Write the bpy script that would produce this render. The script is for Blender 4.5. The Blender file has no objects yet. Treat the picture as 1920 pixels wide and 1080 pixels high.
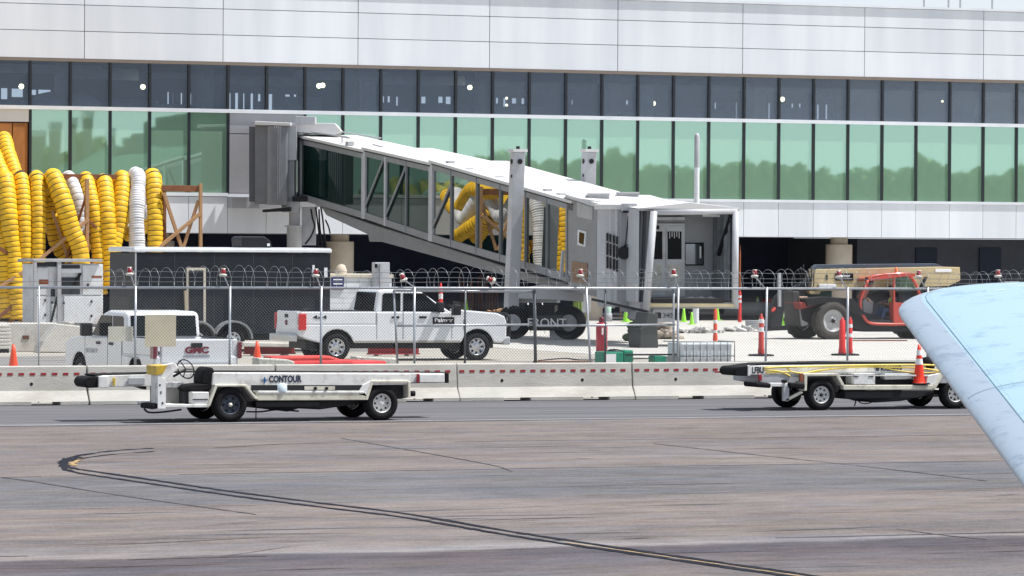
import bpy, bmesh, math, random
from mathutils import Vector, Matrix
random.seed(7)
sc = bpy.context.scene
COL = sc.collection
R = math.radians
# ---------------------------------------------------------------- camera
TH = R(22.95)          # the terminal front runs along world X; the camera looks obliquely at it
FPX = 8000.0           # focal length in photo pixels (1920 wide)
CAMZ = 3.6
p_, ro_ = math.atan(100/FPX), 0.00677
_r0 = Vector((math.cos(TH), -math.sin(TH), 0))
_f = Vector((math.sin(TH)*math.cos(p_), math.cos(TH)*math.cos(p_), -math.sin(p_)))
_u0 = _r0.cross(_f)
_r = _r0*math.cos(ro_) + _u0*math.sin(ro_)
_u = -_r0*math.sin(ro_) + _u0*math.cos(ro_)
cam = bpy.data.cameras.new('camera'); camo = bpy.data.objects.new('camera', cam); COL.objects.link(camo)
camo.matrix_world = Matrix(((_r.x,_u.x,-_f.x,0),(_r.y,_u.y,-_f.y,0),(_r.z,_u.z,-_f.z,CAMZ),(0,0,0,1)))
cam.sensor_width = 36; cam.lens = FPX/1920*36; cam.clip_start = 0.3; cam.clip_end = 4000
sc.camera = camo
# ---------------------------------------------------------------- light
SUN_AZ, SUN_EL = R(-22), R(62)   # azimuth from +X
w = bpy.data.worlds.new('World'); sc.world = w; w.use_nodes = True
nt = w.node_tree; sky = nt.nodes.new('ShaderNodeTexSky'); sky.sky_type = 'NISHITA'; sky.sun_disc = False
sky.sun_elevation = SUN_EL; sky.sun_rotation = math.pi/2 - SUN_AZ
sky.air_density = 1.0; sky.dust_density = 1.5; sky.ozone_density = 1.0
nt.links.new(sky.outputs[0], nt.nodes['Background'].inputs[0]); nt.nodes['Background'].inputs[1].default_value = 0.078
sl = bpy.data.lights.new('sun', 'SUN'); sl.energy = 5.0; sl.angle = R(0.5); sl.color = (1, .975, .94)
so = bpy.data.objects.new('sun', sl); COL.objects.link(so)
sd = Vector((math.cos(SUN_EL)*math.cos(SUN_AZ), math.cos(SUN_EL)*math.sin(SUN_AZ), math.sin(SUN_EL)))
so.rotation_euler = sd.to_track_quat('Z', 'Y').to_euler()
vs = sc.view_settings; vs.view_transform = 'Standard'; vs.look = 'None'; vs.exposure = 0.36; vs.gamma = 1; vs.use_curve_mapping = False
# ---------------------------------------------------------------- picture measuring (used only to read off real positions)
def ray(px, py): return _r*((px-960)/FPX) + _u*((540-py)/FPX) + _f
def G(px, py, z=0.0):
    d = ray(px, py); t = (z-CAMZ)/d.z; return Vector((d.x*t, d.y*t, z))
def PY(px, py, Y):
    d = ray(px, py); t = Y/d.y; return Vector((d.x*t, Y, CAMZ+d.z*t))
class Frame:
    """a place on the ground with a heading: local x along it, local y to its left"""
    def __init__(s, ox, oy, yaw=0.0):
        s.o = Vector((ox, oy)); s.yaw = yaw
        s.a = Vector((math.cos(yaw), math.sin(yaw))); s.b = Vector((-math.sin(yaw), math.cos(yaw)))
    def P(s, px, py, v=0.0):
        d = ray(px, py); d2 = Vector((d.x, d.y)); t = (v + s.o.dot(s.b))/d2.dot(s.b)
        q = d2*t - s.o; return (q.dot(s.a), CAMZ + d.z*t)
    def poly(s, pts, v=0.0): return [s.P(x, y, v) for x, y in pts]
# ---------------------------------------------------------------- materials
_M = {}
def mat(name, col, rough=.6, metal=0., var=.12, scale=2.0, bump=0., bscale=30., dirt=0., dirtcol=(.10,.08,.06), dscale=1.2,
        spec=.5, coat=0., emis=None, estr=0., stretch=None):
    if name in _M: return _M[name]
    m = bpy.data.materials.new(name); m.use_nodes = True; n = m.node_tree; B = n.nodes['Principled BSDF']
    B.inputs['Roughness'].default_value = rough; B.inputs['Metallic'].default_value = metal
    B.inputs['Specular IOR Level'].default_value = spec; B.inputs['Coat Weight'].default_value = coat
    tc = n.nodes.new('ShaderNodeTexCoord'); mp = n.nodes.new('ShaderNodeMapping')
    n.links.new(tc.outputs['Object'], mp.inputs[0])
    if stretch: mp.inputs['Scale'].default_value = stretch
    no = n.nodes.new('ShaderNodeTexNoise'); no.inputs['Scale'].default_value = scale; no.inputs['Detail'].default_value = 6
    no.inputs['Roughness'].default_value = .65
    n.links.new(mp.outputs[0], no.inputs[0])
    mr = n.nodes.new('ShaderNodeMapRange'); mr.inputs[1].default_value = .3; mr.inputs[2].default_value = .7
    mr.inputs[3].default_value = 1-var; mr.inputs[4].default_value = 1+var*.6
    n.links.new(no.outputs[0], mr.inputs[0])
    mx = n.nodes.new('ShaderNodeVectorMath'); mx.operation = 'SCALE'; mx.inputs[0].default_value = col[:3]
    n.links.new(mr.outputs[0], mx.inputs['Scale'])
    out = mx.outputs[0]
    if dirt > 0:
        n2 = n.nodes.new('ShaderNodeTexNoise'); n2.inputs['Scale'].default_value = dscale; n2.inputs['Detail'].default_value = 8
        n2.inputs['Roughness'].default_value = .7
        n.links.new(mp.outputs[0], n2.inputs[0])
        r2 = n.nodes.new('ShaderNodeMapRange'); r2.inputs[1].default_value = .5; r2.inputs[2].default_value = .72
        r2.inputs[3].default_value = 0; r2.inputs[4].default_value = dirt
        n.links.new(n2.outputs[0], r2.inputs[0])
        mm = n.nodes.new('ShaderNodeMix'); mm.data_type = 'RGBA'
        n.links.new(r2.outputs[0], mm.inputs[0]); n.links.new(out, mm.inputs[6]); mm.inputs[7].default_value = (*dirtcol, 1)
        out = mm.outputs[2]
    n.links.new(out, B.inputs['Base Color'])
    if bump > 0:
        n3 = n.nodes.new('ShaderNodeTexNoise'); n3.inputs['Scale'].default_value = bscale; n3.inputs['Detail'].default_value = 5
        n.links.new(mp.outputs[0], n3.inputs[0])
        bp = n.nodes.new('ShaderNodeBump'); bp.inputs['Strength'].default_value = bump; bp.inputs['Distance'].default_value = .02
        n.links.new(n3.outputs[0], bp.inputs['Height']); n.links.new(bp.outputs[0], B.inputs['Normal'])
    if emis: B.inputs['Emission Color'].default_value = (*emis, 1); B.inputs['Emission Strength'].default_value = estr
    _M[name] = m; return m
def glass(name, tint, refl, through, rough=.02, film_col=(.02,.03,.04), film_w=.1, wav=0.0):
    """glazing: mirror share `refl` coloured by tint, the rest seen through (tinted) with a diffuse colour film mixed in"""
    if name in _M: return _M[name]
    m = bpy.data.materials.new(name); m.use_nodes = True; n = m.node_tree; n.nodes.remove(n.nodes['Principled BSDF'])
    out = n.nodes['Material Output']
    tr = n.nodes.new('ShaderNodeBsdfTransparent'); tr.inputs[0].default_value = (*through, 1)
    di = n.nodes.new('ShaderNodeBsdfDiffuse'); di.inputs[0].default_value = (*film_col, 1)
    gl = n.nodes.new('ShaderNodeBsdfGlossy'); gl.inputs[0].default_value = (*tint, 1); gl.inputs['Roughness'].default_value = rough
    a = n.nodes.new('ShaderNodeMixShader'); a.inputs[0].default_value = film_w
    n.links.new(tr.outputs[0], a.inputs[1]); n.links.new(di.outputs[0], a.inputs[2])
    b = n.nodes.new('ShaderNodeMixShader'); b.inputs[0].default_value = refl
    n.links.new(a.outputs[0], b.inputs[1]); n.links.new(gl.outputs[0], b.inputs[2])
    n.links.new(b.outputs[0], out.inputs[0])
    if wav:
        tc = n.nodes.new('ShaderNodeTexCoord'); no = n.nodes.new('ShaderNodeTexNoise'); no.inputs['Scale'].default_value = .8
        no.inputs['Detail'].default_value = 1
        bp = n.nodes.new('ShaderNodeBump'); bp.inputs['Strength'].default_value = wav; bp.inputs['Distance'].default_value = .01
        n.links.new(tc.outputs['Object'], no.inputs[0]); n.links.new(no.outputs[0], bp.inputs['Height']); n.links.new(bp.outputs[0], gl.inputs['Normal'])
    _M[name] = m; return m
# ---------------------------------------------------------------- mesh builder
class MB:
    def __init__(s): s.v = []; s.f = []; s.m = []; s.s = []
    def add(s, verts, faces, mi=0, smooth=False):
        k = len(s.v); s.v += [tuple(v) for v in verts]
        for f in faces: s.f.append([i+k for i in f]); s.m.append(mi); s.s.append(smooth)
        return s
    def box(s, x0, x1, y0, y1, z0, z1, mi=0):
        return s.add([(x0,y0,z0),(x1,y0,z0),(x1,y1,z0),(x0,y1,z0),(x0,y0,z1),(x1,y0,z1),(x1,y1,z1),(x0,y1,z1)],
              [(0,3,2,1),(4,5,6,7),(0,1,5,4),(1,2,6,5),(2,3,7,6),(3,0,4,7)], mi)
    def prism(s, pts, y0, y1, mi=0, axis='y', inset=0.0):
        """closed outline (x,z) carried from y0 to y1 (axis y), or (x,y) from z0 to z1 (axis z), or (y,z) along x"""
        A = sum(pts[i][0]*pts[(i+1)%len(pts)][1]-pts[(i+1)%len(pts)][0]*pts[i][1] for i in range(len(pts)))
        if A < 0: pts = pts[::-1]
        n = len(pts)
        if axis == 'y': f = lambda p, t: (p[0], t, p[1])
        elif axis == 'z': f = lambda p, t: (p[0], p[1], t)
        else: f = lambda p, t: (t, p[0], p[1])
        vs_ = [f(p, y0) for p in pts] + [f(p, y1) for p in pts]
        fl = [list(range(n)), list(range(2*n-1, n-1, -1))]
        fl += [[i+n, (i+1)%n+n, (i+1)%n, i] for i in range(n)]
        if axis != 'y': fl = [g[::-1] for g in fl]
        return s.add(vs_, fl, mi)
    def bar(s, p, q, w=.05, h=None, mi=0):
        h = h or w; p = Vector(p); q = Vector(q); d = (q-p); 
        if d.length < 1e-6: return s
        d.normalize(); up = Vector((0,0,1)) if abs(d.z) < .95 else Vector((0,1,0))
        a = d.cross(up).normalized()*(w/2); b = a.cross(d).normalized()*(h/2)
        vs_ = [p-a-b, p+a-b, p+a+b, p-a+b, q-a-b, q+a-b, q+a+b, q-a+b]
        return s.add(vs_, [(0,1,2,3),(7,6,5,4),(4,5,1,0),(5,6,2,1),(6,7,3,2),(7,4,0,3)], mi)
    def cyl(s, p, q, r0, r1=None, n=12, mi=0, caps=True):
        return s.tube([p, q], [r0, r0 if r1 is None else r1], n, mi, caps)
    def tube(s, pts, r, n=8, mi=0, caps=True, mis=None):
        pts = [Vector(p) for p in pts]; N = len(pts)
        rr = r if isinstance(r, (list, tuple)) else [r]*N
        t0 = (pts[1]-pts[0]).normalized()
        a = t0.cross(Vector((0,0,1)) if abs(t0.z) < .9 else Vector((0,1,0))).normalized()
        vs_ = []
        for i in range(N):
            t = (pts[min(i+1,N-1)]-pts[max(i-1,0)]).normalized()
            a = (a - t*a.dot(t)).normalized(); b = t.cross(a)
            for j in range(n):
                an = 2*math.pi*j/n; vs_.append(pts[i]+(a*math.cos(an)+b*math.sin(an))*rr[i])
        k = len(s.v); s.v += [tuple(v) for v in vs_]
        for i in range(N-1):
            for j in range(n):
                s.f.append([k+i*n+j, k+i*n+(j+1)%n, k+(i+1)*n+(j+1)%n, k+(i+1)*n+j][::-1][::-1]); s.m.append(mis[i] if mis else mi); s.s.append(True)
        if caps:
            s.f.append([k+j for j in range(n)][::-1]); s.m.append(mi); s.s.append(False)
            s.f.append([k+(N-1)*n+j for j in range(n)]); s.m.append(mi); s.s.append(False)
        return s
    def lathe(s, c, ax, prof, n=24, mi=0, mis=None, smooth=True):
        """prof = [(radius, distance along axis)]"""
        c = Vector(c); ax = Vector(ax).normalized(); a = ax.cross(Vector((0,0,1)) if abs(ax.z) < .9 else Vector((1,0,0))).normalized(); b = ax.cross(a)
        k = len(s.v)
        for r, t in prof:
            for j in range(n):
                an = 2*math.pi*j/n; s.v.append(tuple(c+ax*t+(a*math.cos(an)+b*math.sin(an))*max(r, 1e-4)))
        for i in range(len(prof)-1):
            for j in range(n):
                s.f.append([k+i*n+j, k+i*n+(j+1)%n, k+(i+1)*n+(j+1)%n, k+(i+1)*n+j]); s.m.append(mis[i] if mis else mi); s.s.append(smooth)
        return s
    def mesh(s, name, mats):
        me = bpy.data.meshes.new(name); me.from_pydata(s.v, [], s.f)
        for m in (mats if isinstance(mats, (list, tuple)) else [mats]): me.materials.append(m)
        me.polygons.foreach_set('material_index', s.m); me.polygons.foreach_set('use_smooth', s.s); me.update()
        bm = bmesh.new(); bm.from_mesh(me); bmesh.ops.recalc_face_normals(bm, faces=bm.faces); bm.to_mesh(me); bm.free()
        return me
    def build(s, name, mats, parent=None, bevel=0., seg=2, loc=None, rotz=0, kind=None):
        o = bpy.data.objects.new(name, s.mesh(name, mats)); COL.objects.link(o)
        if parent: o.parent = parent
        if loc is not None: o.location = loc
        if rotz: o.rotation_euler.z = rotz
        if bevel:
            b = o.modifiers.new('bevel', 'BEVEL'); b.width = bevel; b.segments = seg; b.limit_method = 'ANGLE'; b.angle_limit = R(35)
        if kind: o['kind'] = kind
        return o
def tag(o, label, cat, group=None):
    o['label'] = label; o['category'] = cat
    if group: o['group'] = group
    return o
def thing(name, label, cat, loc=(0,0,0), yaw=0., group=None):
    o = bpy.data.objects.new(name, None); COL.objects.link(o); o.location = loc; o.rotation_euler.z = yaw
    return tag(o, label, cat, group)
def at(fr, name, label, cat, group=None): return thing(name, label, cat, (fr.o.x, fr.o.y, 0), fr.yaw, group)
def piece(name, me, parent, loc, rot=None):
    o = bpy.data.objects.new(name, me); COL.objects.link(o); o.parent = parent; o.location = loc
    if rot: o.rotation_euler = rot
    return o
def kids(o): return [c for c in bpy.data.objects if c.parent == o]
def dup(root, loc, rotz, label, parent=None):
    c = root.copy(); COL.objects.link(c)
    if parent is None: c.location = loc; c.rotation_euler.z = rotz; c['label'] = label
    else: c.parent = parent
    for ch in kids(root): dup(ch, None, 0, None, c)
    return c
def text(name, s, x, z, h, m, parent, y=-.01, width=None, rot=(math.pi/2,0,0), bold=.0, loc=None, ext=.002):
    cu = bpy.data.curves.new(name, 'FONT'); cu.body = s; cu.size = h/.72; cu.extrude = ext; cu.offset = bold
    cu.align_x = 'CENTER'; cu.align_y = 'CENTER'; cu.materials.append(m)
    o = bpy.data.objects.new(name, cu); COL.objects.link(o)
    if parent: o.parent = parent
    o.location = loc or (x, y, z); o.rotation_euler = rot
    if width:
        bpy.context.view_layer.update(); d = o.dimensions.x
        if d > 0: o.scale.x = width/d
    o.select_set(False); bpy.context.view_layer.update()
    me = bpy.data.meshes.new_from_object(o); me.materials.clear(); me.materials.append(m)
    q = bpy.data.objects.new(name, me); COL.objects.link(q); q.parent = parent; q.location = o.location; q.rotation_euler = rot; q.scale = o.scale
    bpy.data.objects.remove(o); return q
def smooth_path(pts, step=.1):
    P = [Vector(p) for p in pts]; P = [P[0]*2-P[1]] + P + [P[-1]*2-P[-2]]; out = []
    for i in range(1, len(P)-2):
        n = max(2, int((P[i+1]-P[i]).length/step))
        for k in range(n):
            t = k/n; a, b, c, d = P[i-1:i+3]
            out.append(.5*((2*b)+(c-a)*t+(2*a-5*b+4*c-d)*t*t+(3*b-a-3*c+d)*t**3))
    out.append(P[-2]); return out
# common materials
white = mat('white_paint', (.71,.735,.765), .45, var=.06, dirt=.5, dscale=1.5, dirtcol=(.35,.33,.30))
white_worn = mat('worn_white_paint', (.72,.72,.68), .5, var=.1, scale=4, dirt=.7, dscale=5, dirtcol=(.25,.2,.15))
black = mat('black_rubber', (.010,.010,.012), .8, var=.4, scale=8, bump=.3, spec=.2)
blackp = mat('black_plastic', (.012,.012,.015), .5, var=.2, spec=.25)
steel = mat('galvanised_steel', (.46,.48,.50), .4, metal=.6, var=.15, scale=9)
gsteel = mat('grey_painted_steel', (.40,.41,.43), .5, var=.12, scale=3, dirt=.35, dirtcol=(.2,.18,.16))
concrete = mat('concrete', (.50,.49,.46), .85, spec=.15, var=.14, scale=3, bump=.25, dirt=.5, dscale=2, dirtcol=(.26,.24,.21))
red = mat('red_plastic', (.65,.03,.03), .4, var=.15)
orange = mat('orange_plastic', (.85,.07,.015), .4, var=.1)
reflective = mat('white_reflective_band', (.8,.8,.8), .4, var=.05)
timber = mat('sawn_timber', (.42,.24,.12), .75, var=.3, scale=8, stretch=(1,1,4))
lime = mat('lime_plastic', (.36,.85,.06), .45, var=.1)
chrome = mat('chrome', (.6,.61,.63), .25, metal=.9, var=.05)
darkglass = mat('dark_vehicle_glass', (.006,.009,.011), .12, var=.0, spec=.16)
# thin bright haze over the blue, thickest towards the horizon as in the white sky above the roof
tcw = nt.nodes.new('ShaderNodeTexCoord'); spw = nt.nodes.new('ShaderNodeSeparateXYZ'); nt.links.new(tcw.outputs['Generated'], spw.inputs[0])
hz = nt.nodes.new('ShaderNodeMapRange'); nt.links.new(spw.outputs[2], hz.inputs[0]); hz.inputs[1].default_value = 0; hz.inputs[2].default_value = .7; hz.inputs[3].default_value = .93; hz.inputs[4].default_value = .32
mw = nt.nodes.new('ShaderNodeMix'); mw.data_type = 'RGBA'; nt.links.new(hz.outputs[0], mw.inputs[0]); nt.links.new(sky.outputs[0], mw.inputs[6]); mw.inputs[7].default_value = (8.6,9.3,10.1,1)
nt.links.new(mw.outputs[2], nt.nodes['Background'].inputs[0])
# ================================================================ GROUND
def apron_material():
    m = bpy.data.materials.new('apron_pavement'); m.use_nodes = True; n = m.node_tree; B = n.nodes['Principled BSDF']; L = n.links.new
    B.inputs['Roughness'].default_value = .9; B.inputs['Specular IOR Level'].default_value = .06
    geo = n.nodes.new('ShaderNodeNewGeometry'); sp = n.nodes.new('ShaderNodeSeparateXYZ'); L(geo.outputs['Position'], sp.inputs[0])
    def noise(sc_, det, ro=.6, mp=(1,1,1)):
        q = n.nodes.new('ShaderNodeMapping'); q.inputs['Scale'].default_value = mp; L(geo.outputs['Position'], q.inputs[0])
        t = n.nodes.new('ShaderNodeTexNoise'); t.inputs['Scale'].default_value = sc_; t.inputs['Detail'].default_value = det; t.inputs['Roughness'].default_value = ro
        L(q.outputs[0], t.inputs[0]); return t.outputs[0]
    def mth(op, a, b=None, c=None):
        t = n.nodes.new('ShaderNodeMath'); t.operation = op
        for i, x in enumerate((a, b, c)):
            if x is None: continue
            if isinstance(x, (int, float)): t.inputs[i].default_value = x
            else: L(x, t.inputs[i])
        return t.outputs[0]
    wob = mth('MULTIPLY', mth('SUBTRACT', noise(.35, 5, .65), .5), 1.6)
    yy = mth('ADD', sp.outputs[1], wob)
    mr = n.nodes.new('ShaderNodeMapRange'); L(yy, mr.inputs[0]); mr.inputs[1].default_value = 40; mr.inputs[2].default_value = 80
    cr = n.nodes.new('ShaderNodeValToRGB'); L(mr.outputs[0], cr.inputs[0]); e = cr.color_ramp.elements
    warm = (.176,.157,.148); cool = (.136,.134,.139); mid = (.158,.145,.141)
    st = [(40,mid),(43.9,mid),(44.2,(.095,.086,.096)),(44.9,(.095,.088,.096)),(45.2,(.215,.20,.195)),(46.4,mid),(48.6,warm),(53.2,warm),(54.0,cool),(59.9,cool),(60.6,warm),(66,mid),(70.5,warm),(75.8,warm)]
    for y, c in st[2:]:
        el = e.new((y-40)/40); el.color = (*c, 1)
    e[0].position = 0; e[0].color = (*st[0][1], 1)
    e[-1].color = (*st[-1][1], 1)
    lst = sorted(e, key=lambda q: q.position)
    # streaks of wear run along the traffic direction
    s1 = noise(.5, 8, .7, (.6, 1.7, 1)); s2 = noise(2.2, 8, .7, (.5, 1.9, 1)); s3 = noise(18, 6, .7); s4 = noise(.12, 3, .5)
    k = mth('ADD', mth('MULTIPLY', mth('SUBTRACT', s1, .5), 1.1), mth('MULTIPLY', mth('SUBTRACT', s2, .5), .9))
    k = mth('ADD', k, mth('MULTIPLY', mth('SUBTRACT', s3, .5), 1.2)); k = mth('ADD', k, mth('MULTIPLY', mth('SUBTRACT', s4, .5), .5))
    k = mth('ADD', k, mth('MULTIPLY', mth('SUBTRACT', noise(7, 8, .75, (.5, 1.3, 1)), .5), .8)); k = mth('ADD', k, mth('MULTIPLY', mth('SUBTRACT', noise(55, 3, .7), .5), 1.0)); k = mth('ADD', k, mth('MULTIPLY', mth('SUBTRACT', noise(1.4, 7, .75, (.6, 1.4, 1)), .5), .8)); k = mth('ADD', k, .92)
    # fine dark tyre scuffs
    sc1 = noise(1.0, 3, .5, (.12, 3.5, 1)); sr = n.nodes.new('ShaderNodeMapRange'); L(sc1, sr.inputs[0]); sr.inputs[1].default_value = .67; sr.inputs[2].default_value = .75; sr.inputs[3].default_value = 1; sr.inputs[4].default_value = .7
    k = mth('MULTIPLY', k, sr.outputs[0])
    v = n.nodes.new('ShaderNodeVectorMath'); v.operation = 'SCALE'; L(cr.outputs[0], v.inputs[0]); L(k, v.inputs['Scale'])
    # faint violet / ochre drift of the concrete
    hu = n.nodes.new('ShaderNodeMix'); hu.data_type = 'RGBA'; hu.blend_type = 'MULTIPLY'; hu.inputs[0].default_value = 1
    L(v.outputs[0], hu.inputs[6]); c2 = n.nodes.new('ShaderNodeValToRGB'); L(noise(.8, 4, .6, (.4,1.5,1)), c2.inputs[0])
    c2.color_ramp.elements[0].position = .35; c2.color_ramp.elements[0].color = (.93,.97,1.06,1); c2.color_ramp.elements[1].position = .65; c2.color_ramp.elements[1].color = (1.07,1.0,.95,1)
    L(c2.outputs[0], hu.inputs[7]); L(hu.outputs[2], B.inputs['Base Color'])
    bp = n.nodes.new('ShaderNodeBump'); bp.inputs['Strength'].default_value = .25; bp.inputs['Distance'].default_value = .01; L(s3, bp.inputs['Height']); L(bp.outputs[0], B.inputs['Normal'])
    return m
def slab(name, x0, x1, y0, y1, z, m, kind='structure', lab=None):
    o = MB().add([(x0,y0,z),(x1,y0,z),(x1,y1,z),(x0,y1,z)], [(0,1,2,3)]).build(name, m); o['kind'] = kind; return o
gm = MB().add([(-900,-900,0),(1500,-900,0),(1500,1500,0),(-900,1500,0)], [(0,1,2,3)]).build('apron', apron_material(), kind='structure')
asphalt = mat('road_asphalt', (.125,.124,.133), .9, spec=.1, var=.35, scale=.8, stretch=(.15,2.5,1), bump=.2, dirt=.55, dirtcol=(.24,.24,.265), dscale=.5)
slab('service_road', -200, 400, 76.0, 85.7, .004, asphalt)
yard = mat('yard_concrete', (.37,.35,.31), .9, spec=.1, var=.3, scale=.6, stretch=(.3,2.2,1), bump=.2, dirt=.6, dirtcol=(.34,.32,.29), dscale=.35)
slab('construction_yard', -200, 400, 85.7, 240, .004, yard)
slab('fresh_concrete_slab', 52.5, 110, 104, 163, .008, mat('fresh_concrete', (.49,.475,.445), .85, var=.2, scale=.8, stretch=(.4,1.6,1), bump=.15, dirt=.35, dirtcol=(.36,.34,.31), dscale=.5))
linem = mat('faded_white_line', (.42,.42,.43), .8, var=.35, scale=3, stretch=(.5,3,1), dirt=.8, dirtcol=(.16,.16,.17), dscale=1)
slab('road_line', 10, 60, 76.25, 76.38, .008, linem)
tar = mat('tar_seal', (.055,.052,.055), .8, var=.3)
tarf = mat('faded_joint', (.075,.07,.075), .9, spec=.05, var=.35, scale=2, stretch=(.4,1,1))
# pavement joints, along the traffic lanes and across them
jn = MB()
for Y, w_ in ((75.95,.10),(60.3,.05),(45.6,.05),(68.4,.025)):
    x = -20
    while x < 90:
        l = random.uniform(2, 7)
        if random.random() < .8: jn.box(x, x+l, Y+random.uniform(-.03,.03), Y+w_*random.uniform(.5,1), .0, .004)
        x += l
def off(pts, dy): return [(x, y+dy) for x, y in pts]
def groundline(pts, wdt, mb, z=.006, rag=.0):
    P = [G(*p) for p in pts]
    P = smooth_path(P, .25)
    for i in range(len(P)-1):
        a, b = P[i], P[i+1]
        t = (P[min(i+2, len(P)-1)]-P[max(i-1, 0)]).normalized(); nn = Vector((-t.y, t.x, 0))
        w1 = wdt*(1+random.uniform(-rag, rag))/2
        mb.add([a+nn*w1+Vector((0,0,z)), a-nn*w1+Vector((0,0,z)), b-nn*w1+Vector((0,0,z)), b+nn*w1+Vector((0,0,z))], [(0,1,2,3)])
for pts, w_ in (([(640,822),(900,868),(960,884)],.05),([(1225,832),(1425,854),(1640,877),(1850,902)],.05),([(5,896),(60,903),(230,930),(480,965)],.05),
                ([(1680,992),(1770,1004),(1850,1012)],.04),([(400,840),(560,832),(740,829)],.05),([(240,1050),(500,1043)],.05)):
    groundline(pts, w_, jn, .005, .5)
jn.build('pavement_joints', tarf, kind='structure')
SC = MB(); rs = random.Random(11)
for i in range(80):
    p = G(rs.uniform(-50,1900), rs.uniform(806,1078)); a_ = rs.gauss(0,.10) if rs.random() < .9 else rs.gauss(.5,.2); L_ = rs.uniform(.4,3.2); w_ = rs.uniform(.006,.03)
    pts = [p+Vector((math.cos(a_)*L_*t, math.sin(a_)*L_*t+.05*t*t, 0)) for t in (0,.33,.66,1)]
    for a, b, wa, wb in zip(pts, pts[1:], (.1,1,1), (1,1,.1)): SC.add([a+Vector((0,w_*wa,.0045)), a-Vector((0,w_*wa,-.0045)), b-Vector((0,w_*wb,-.0045)), b+Vector((0,w_*wb,.0045))], [(0,1,2,3)])
SC.build('tyre_scuffs', mat('scuff_mark', (.085,.08,.082), .9, spec=.05, var=.5, scale=2), kind='stuff')
# tyre-blackened guide line with worn yellow core
bl = MB(); ye = MB()
c1 = [(288,843),(215,848),(160,855),(128,862),(118,869),(124,877),(150,884)]
c2_ = [(150,884),(280,903),(430,925),(600,947),(760,967),(960,1001),(1200,1037),(1520,1083),(1700,1108)]
groundline(off(c1,-2.5), .10, bl, .006, .6); groundline(off(c1,4), .09, bl, .0065, .6); groundline([(150,857),(132,862),(117,869)], .16, bl, .007, .6)
groundline(off(c2_,-3.5), .12, bl, .006, .3); groundline(off(c2_,4), .115, bl, .0065, .3)
groundline([(140,874),(136,869),(150,863)], .10, ye, .011, .5); groundline([(1060,1018),(1200,1038),(1500,1081)], .035, ye, .011, .5)
bl.build('guide_line_edges', mat('tyre_black_paint', (.022,.024,.034), .9, spec=.05, var=.5, scale=3), kind='structure')
ye.build('guide_line_core', mat('worn_yellow_paint', (.36,.24,.10), .7, var=.4, scale=4), kind='structure')

# ================================================================ TERMINAL
YW = 163.6; MOD = 1.659
X0 = 48.45                                   # mullion 0
Z = dict(top=13.50, j1=12.65, j2=11.60, pb=10.50, wt=10.38, tt=8.60, tb=8.45, gb=5.17, sill=5.05, bb=3.58)
term = thing('terminal_building', 'long white panelled airport terminal with dark and green window bands behind the yard', 'building', (0,0,0))
def wallmat():
    m = bpy.data.materials.new('white_metal_panel'); m.use_nodes = True; n = m.node_tree; B = n.nodes['Principled BSDF']
    B.inputs['Base Color'].default_value = (.78,.79,.82,1); B.inputs['Roughness'].default_value = .38; B.inputs['Coat Weight'].default_value = .3; B.inputs['Coat Roughness'].default_value = .2
    tc = n.nodes.new('ShaderNodeNewGeometry'); no = n.nodes.new('ShaderNodeTexNoise'); no.inputs['Scale'].default_value = .6; no.inputs['Detail'].default_value = 8; mpp = n.nodes.new('ShaderNodeMapping'); mpp.inputs['Scale'].default_value = (1.6,1,.18); n.links.new(tc.outputs['Position'], mpp.inputs[0])
    n.links.new(mpp.outputs[0], no.inputs[0]); cr = n.nodes.new('ShaderNodeValToRGB')
    cr.color_ramp.elements[0].position = .3; cr.color_ramp.elements[0].color = (.65,.68,.73,1); cr.color_ramp.elements[1].position = .7; cr.color_ramp.elements[1].color = (.77,.79,.83,1)
    n.links.new(no.outputs[0], cr.inputs[0]); oi = n.nodes.new('ShaderNodeObjectInfo'); mr = n.nodes.new('ShaderNodeMapRange'); mr.inputs[3].default_value = .93; mr.inputs[4].default_value = 1.02; n.links.new(oi.outputs['Random'], mr.inputs[0]); vv = n.nodes.new('ShaderNodeVectorMath'); vv.operation = 'SCALE'; n.links.new(cr.outputs[0], vv.inputs[0]); n.links.new(mr.outputs[0], vv.inputs['Scale']); n.links.new(vv.outputs[0], B.inputs['Base Color']); return m
wm = wallmat(); gpan = mat('grey_metal_panel', (.42,.42,.45), .35, metal=.35, var=.05); trimdark = mat('dark_joint', (.03,.035,.045), .6, var=.1)
brown = mat('bronze_trim', (.20,.16,.13), .5, var=.1)
def gboxmesh(w_, d, h, m, name='panel', bev=0):
    return MB().box(0, w_, 0, d, 0, h).mesh(name, m)
# backing behind the joints
bk = MB(); bk.box(X0-12*MOD, X0+34*MOD, YW+.06, YW+1.2, Z['pb']+.02, Z['top']-.03)
bk.build('panel_backing', trimdark, term)
PW = 3.52*MOD
rows = [(Z['j1'], Z['top']), (Z['j2'], Z['j1']), (Z['pb'], Z['j2'])]
for z0, z1 in rows:
    me = gboxmesh(PW-.03, .05, z1-z0-.025, wm)
    for k in range(-3, 9):
        piece('cladding_panel', me, term, (X0+(1.34+3.52*k)*MOD+.015, YW+random.uniform(0,.004), z0+.012))
MB().box(X0-12*MOD, X0+34*MOD, YW-.08, YW+.9, Z['top'], Z['top']+.1).build('roof_coping', wm, term)
MB().box(X0-12*MOD, X0+34*MOD, YW-.03, YW+1.2, Z['wt'], Z['pb']).build('window_head', brown, term)
MB().box(X0-12*MOD, X0+34*MOD, YW-.10, YW+.3, Z['tb'], Z['tt']).build('transom', wm, term)
MB().box(X0+5*MOD, X0+34*MOD, YW-.06, YW+.3, Z['sill'], Z['gb']).build('window_sill', wm, term)
MB().box(X0-2*MOD, X0+5*MOD, YW-.06, YW+.3, Z['sill']+.02, Z['gb']+.04).build('window_sill', wm, term)
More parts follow.
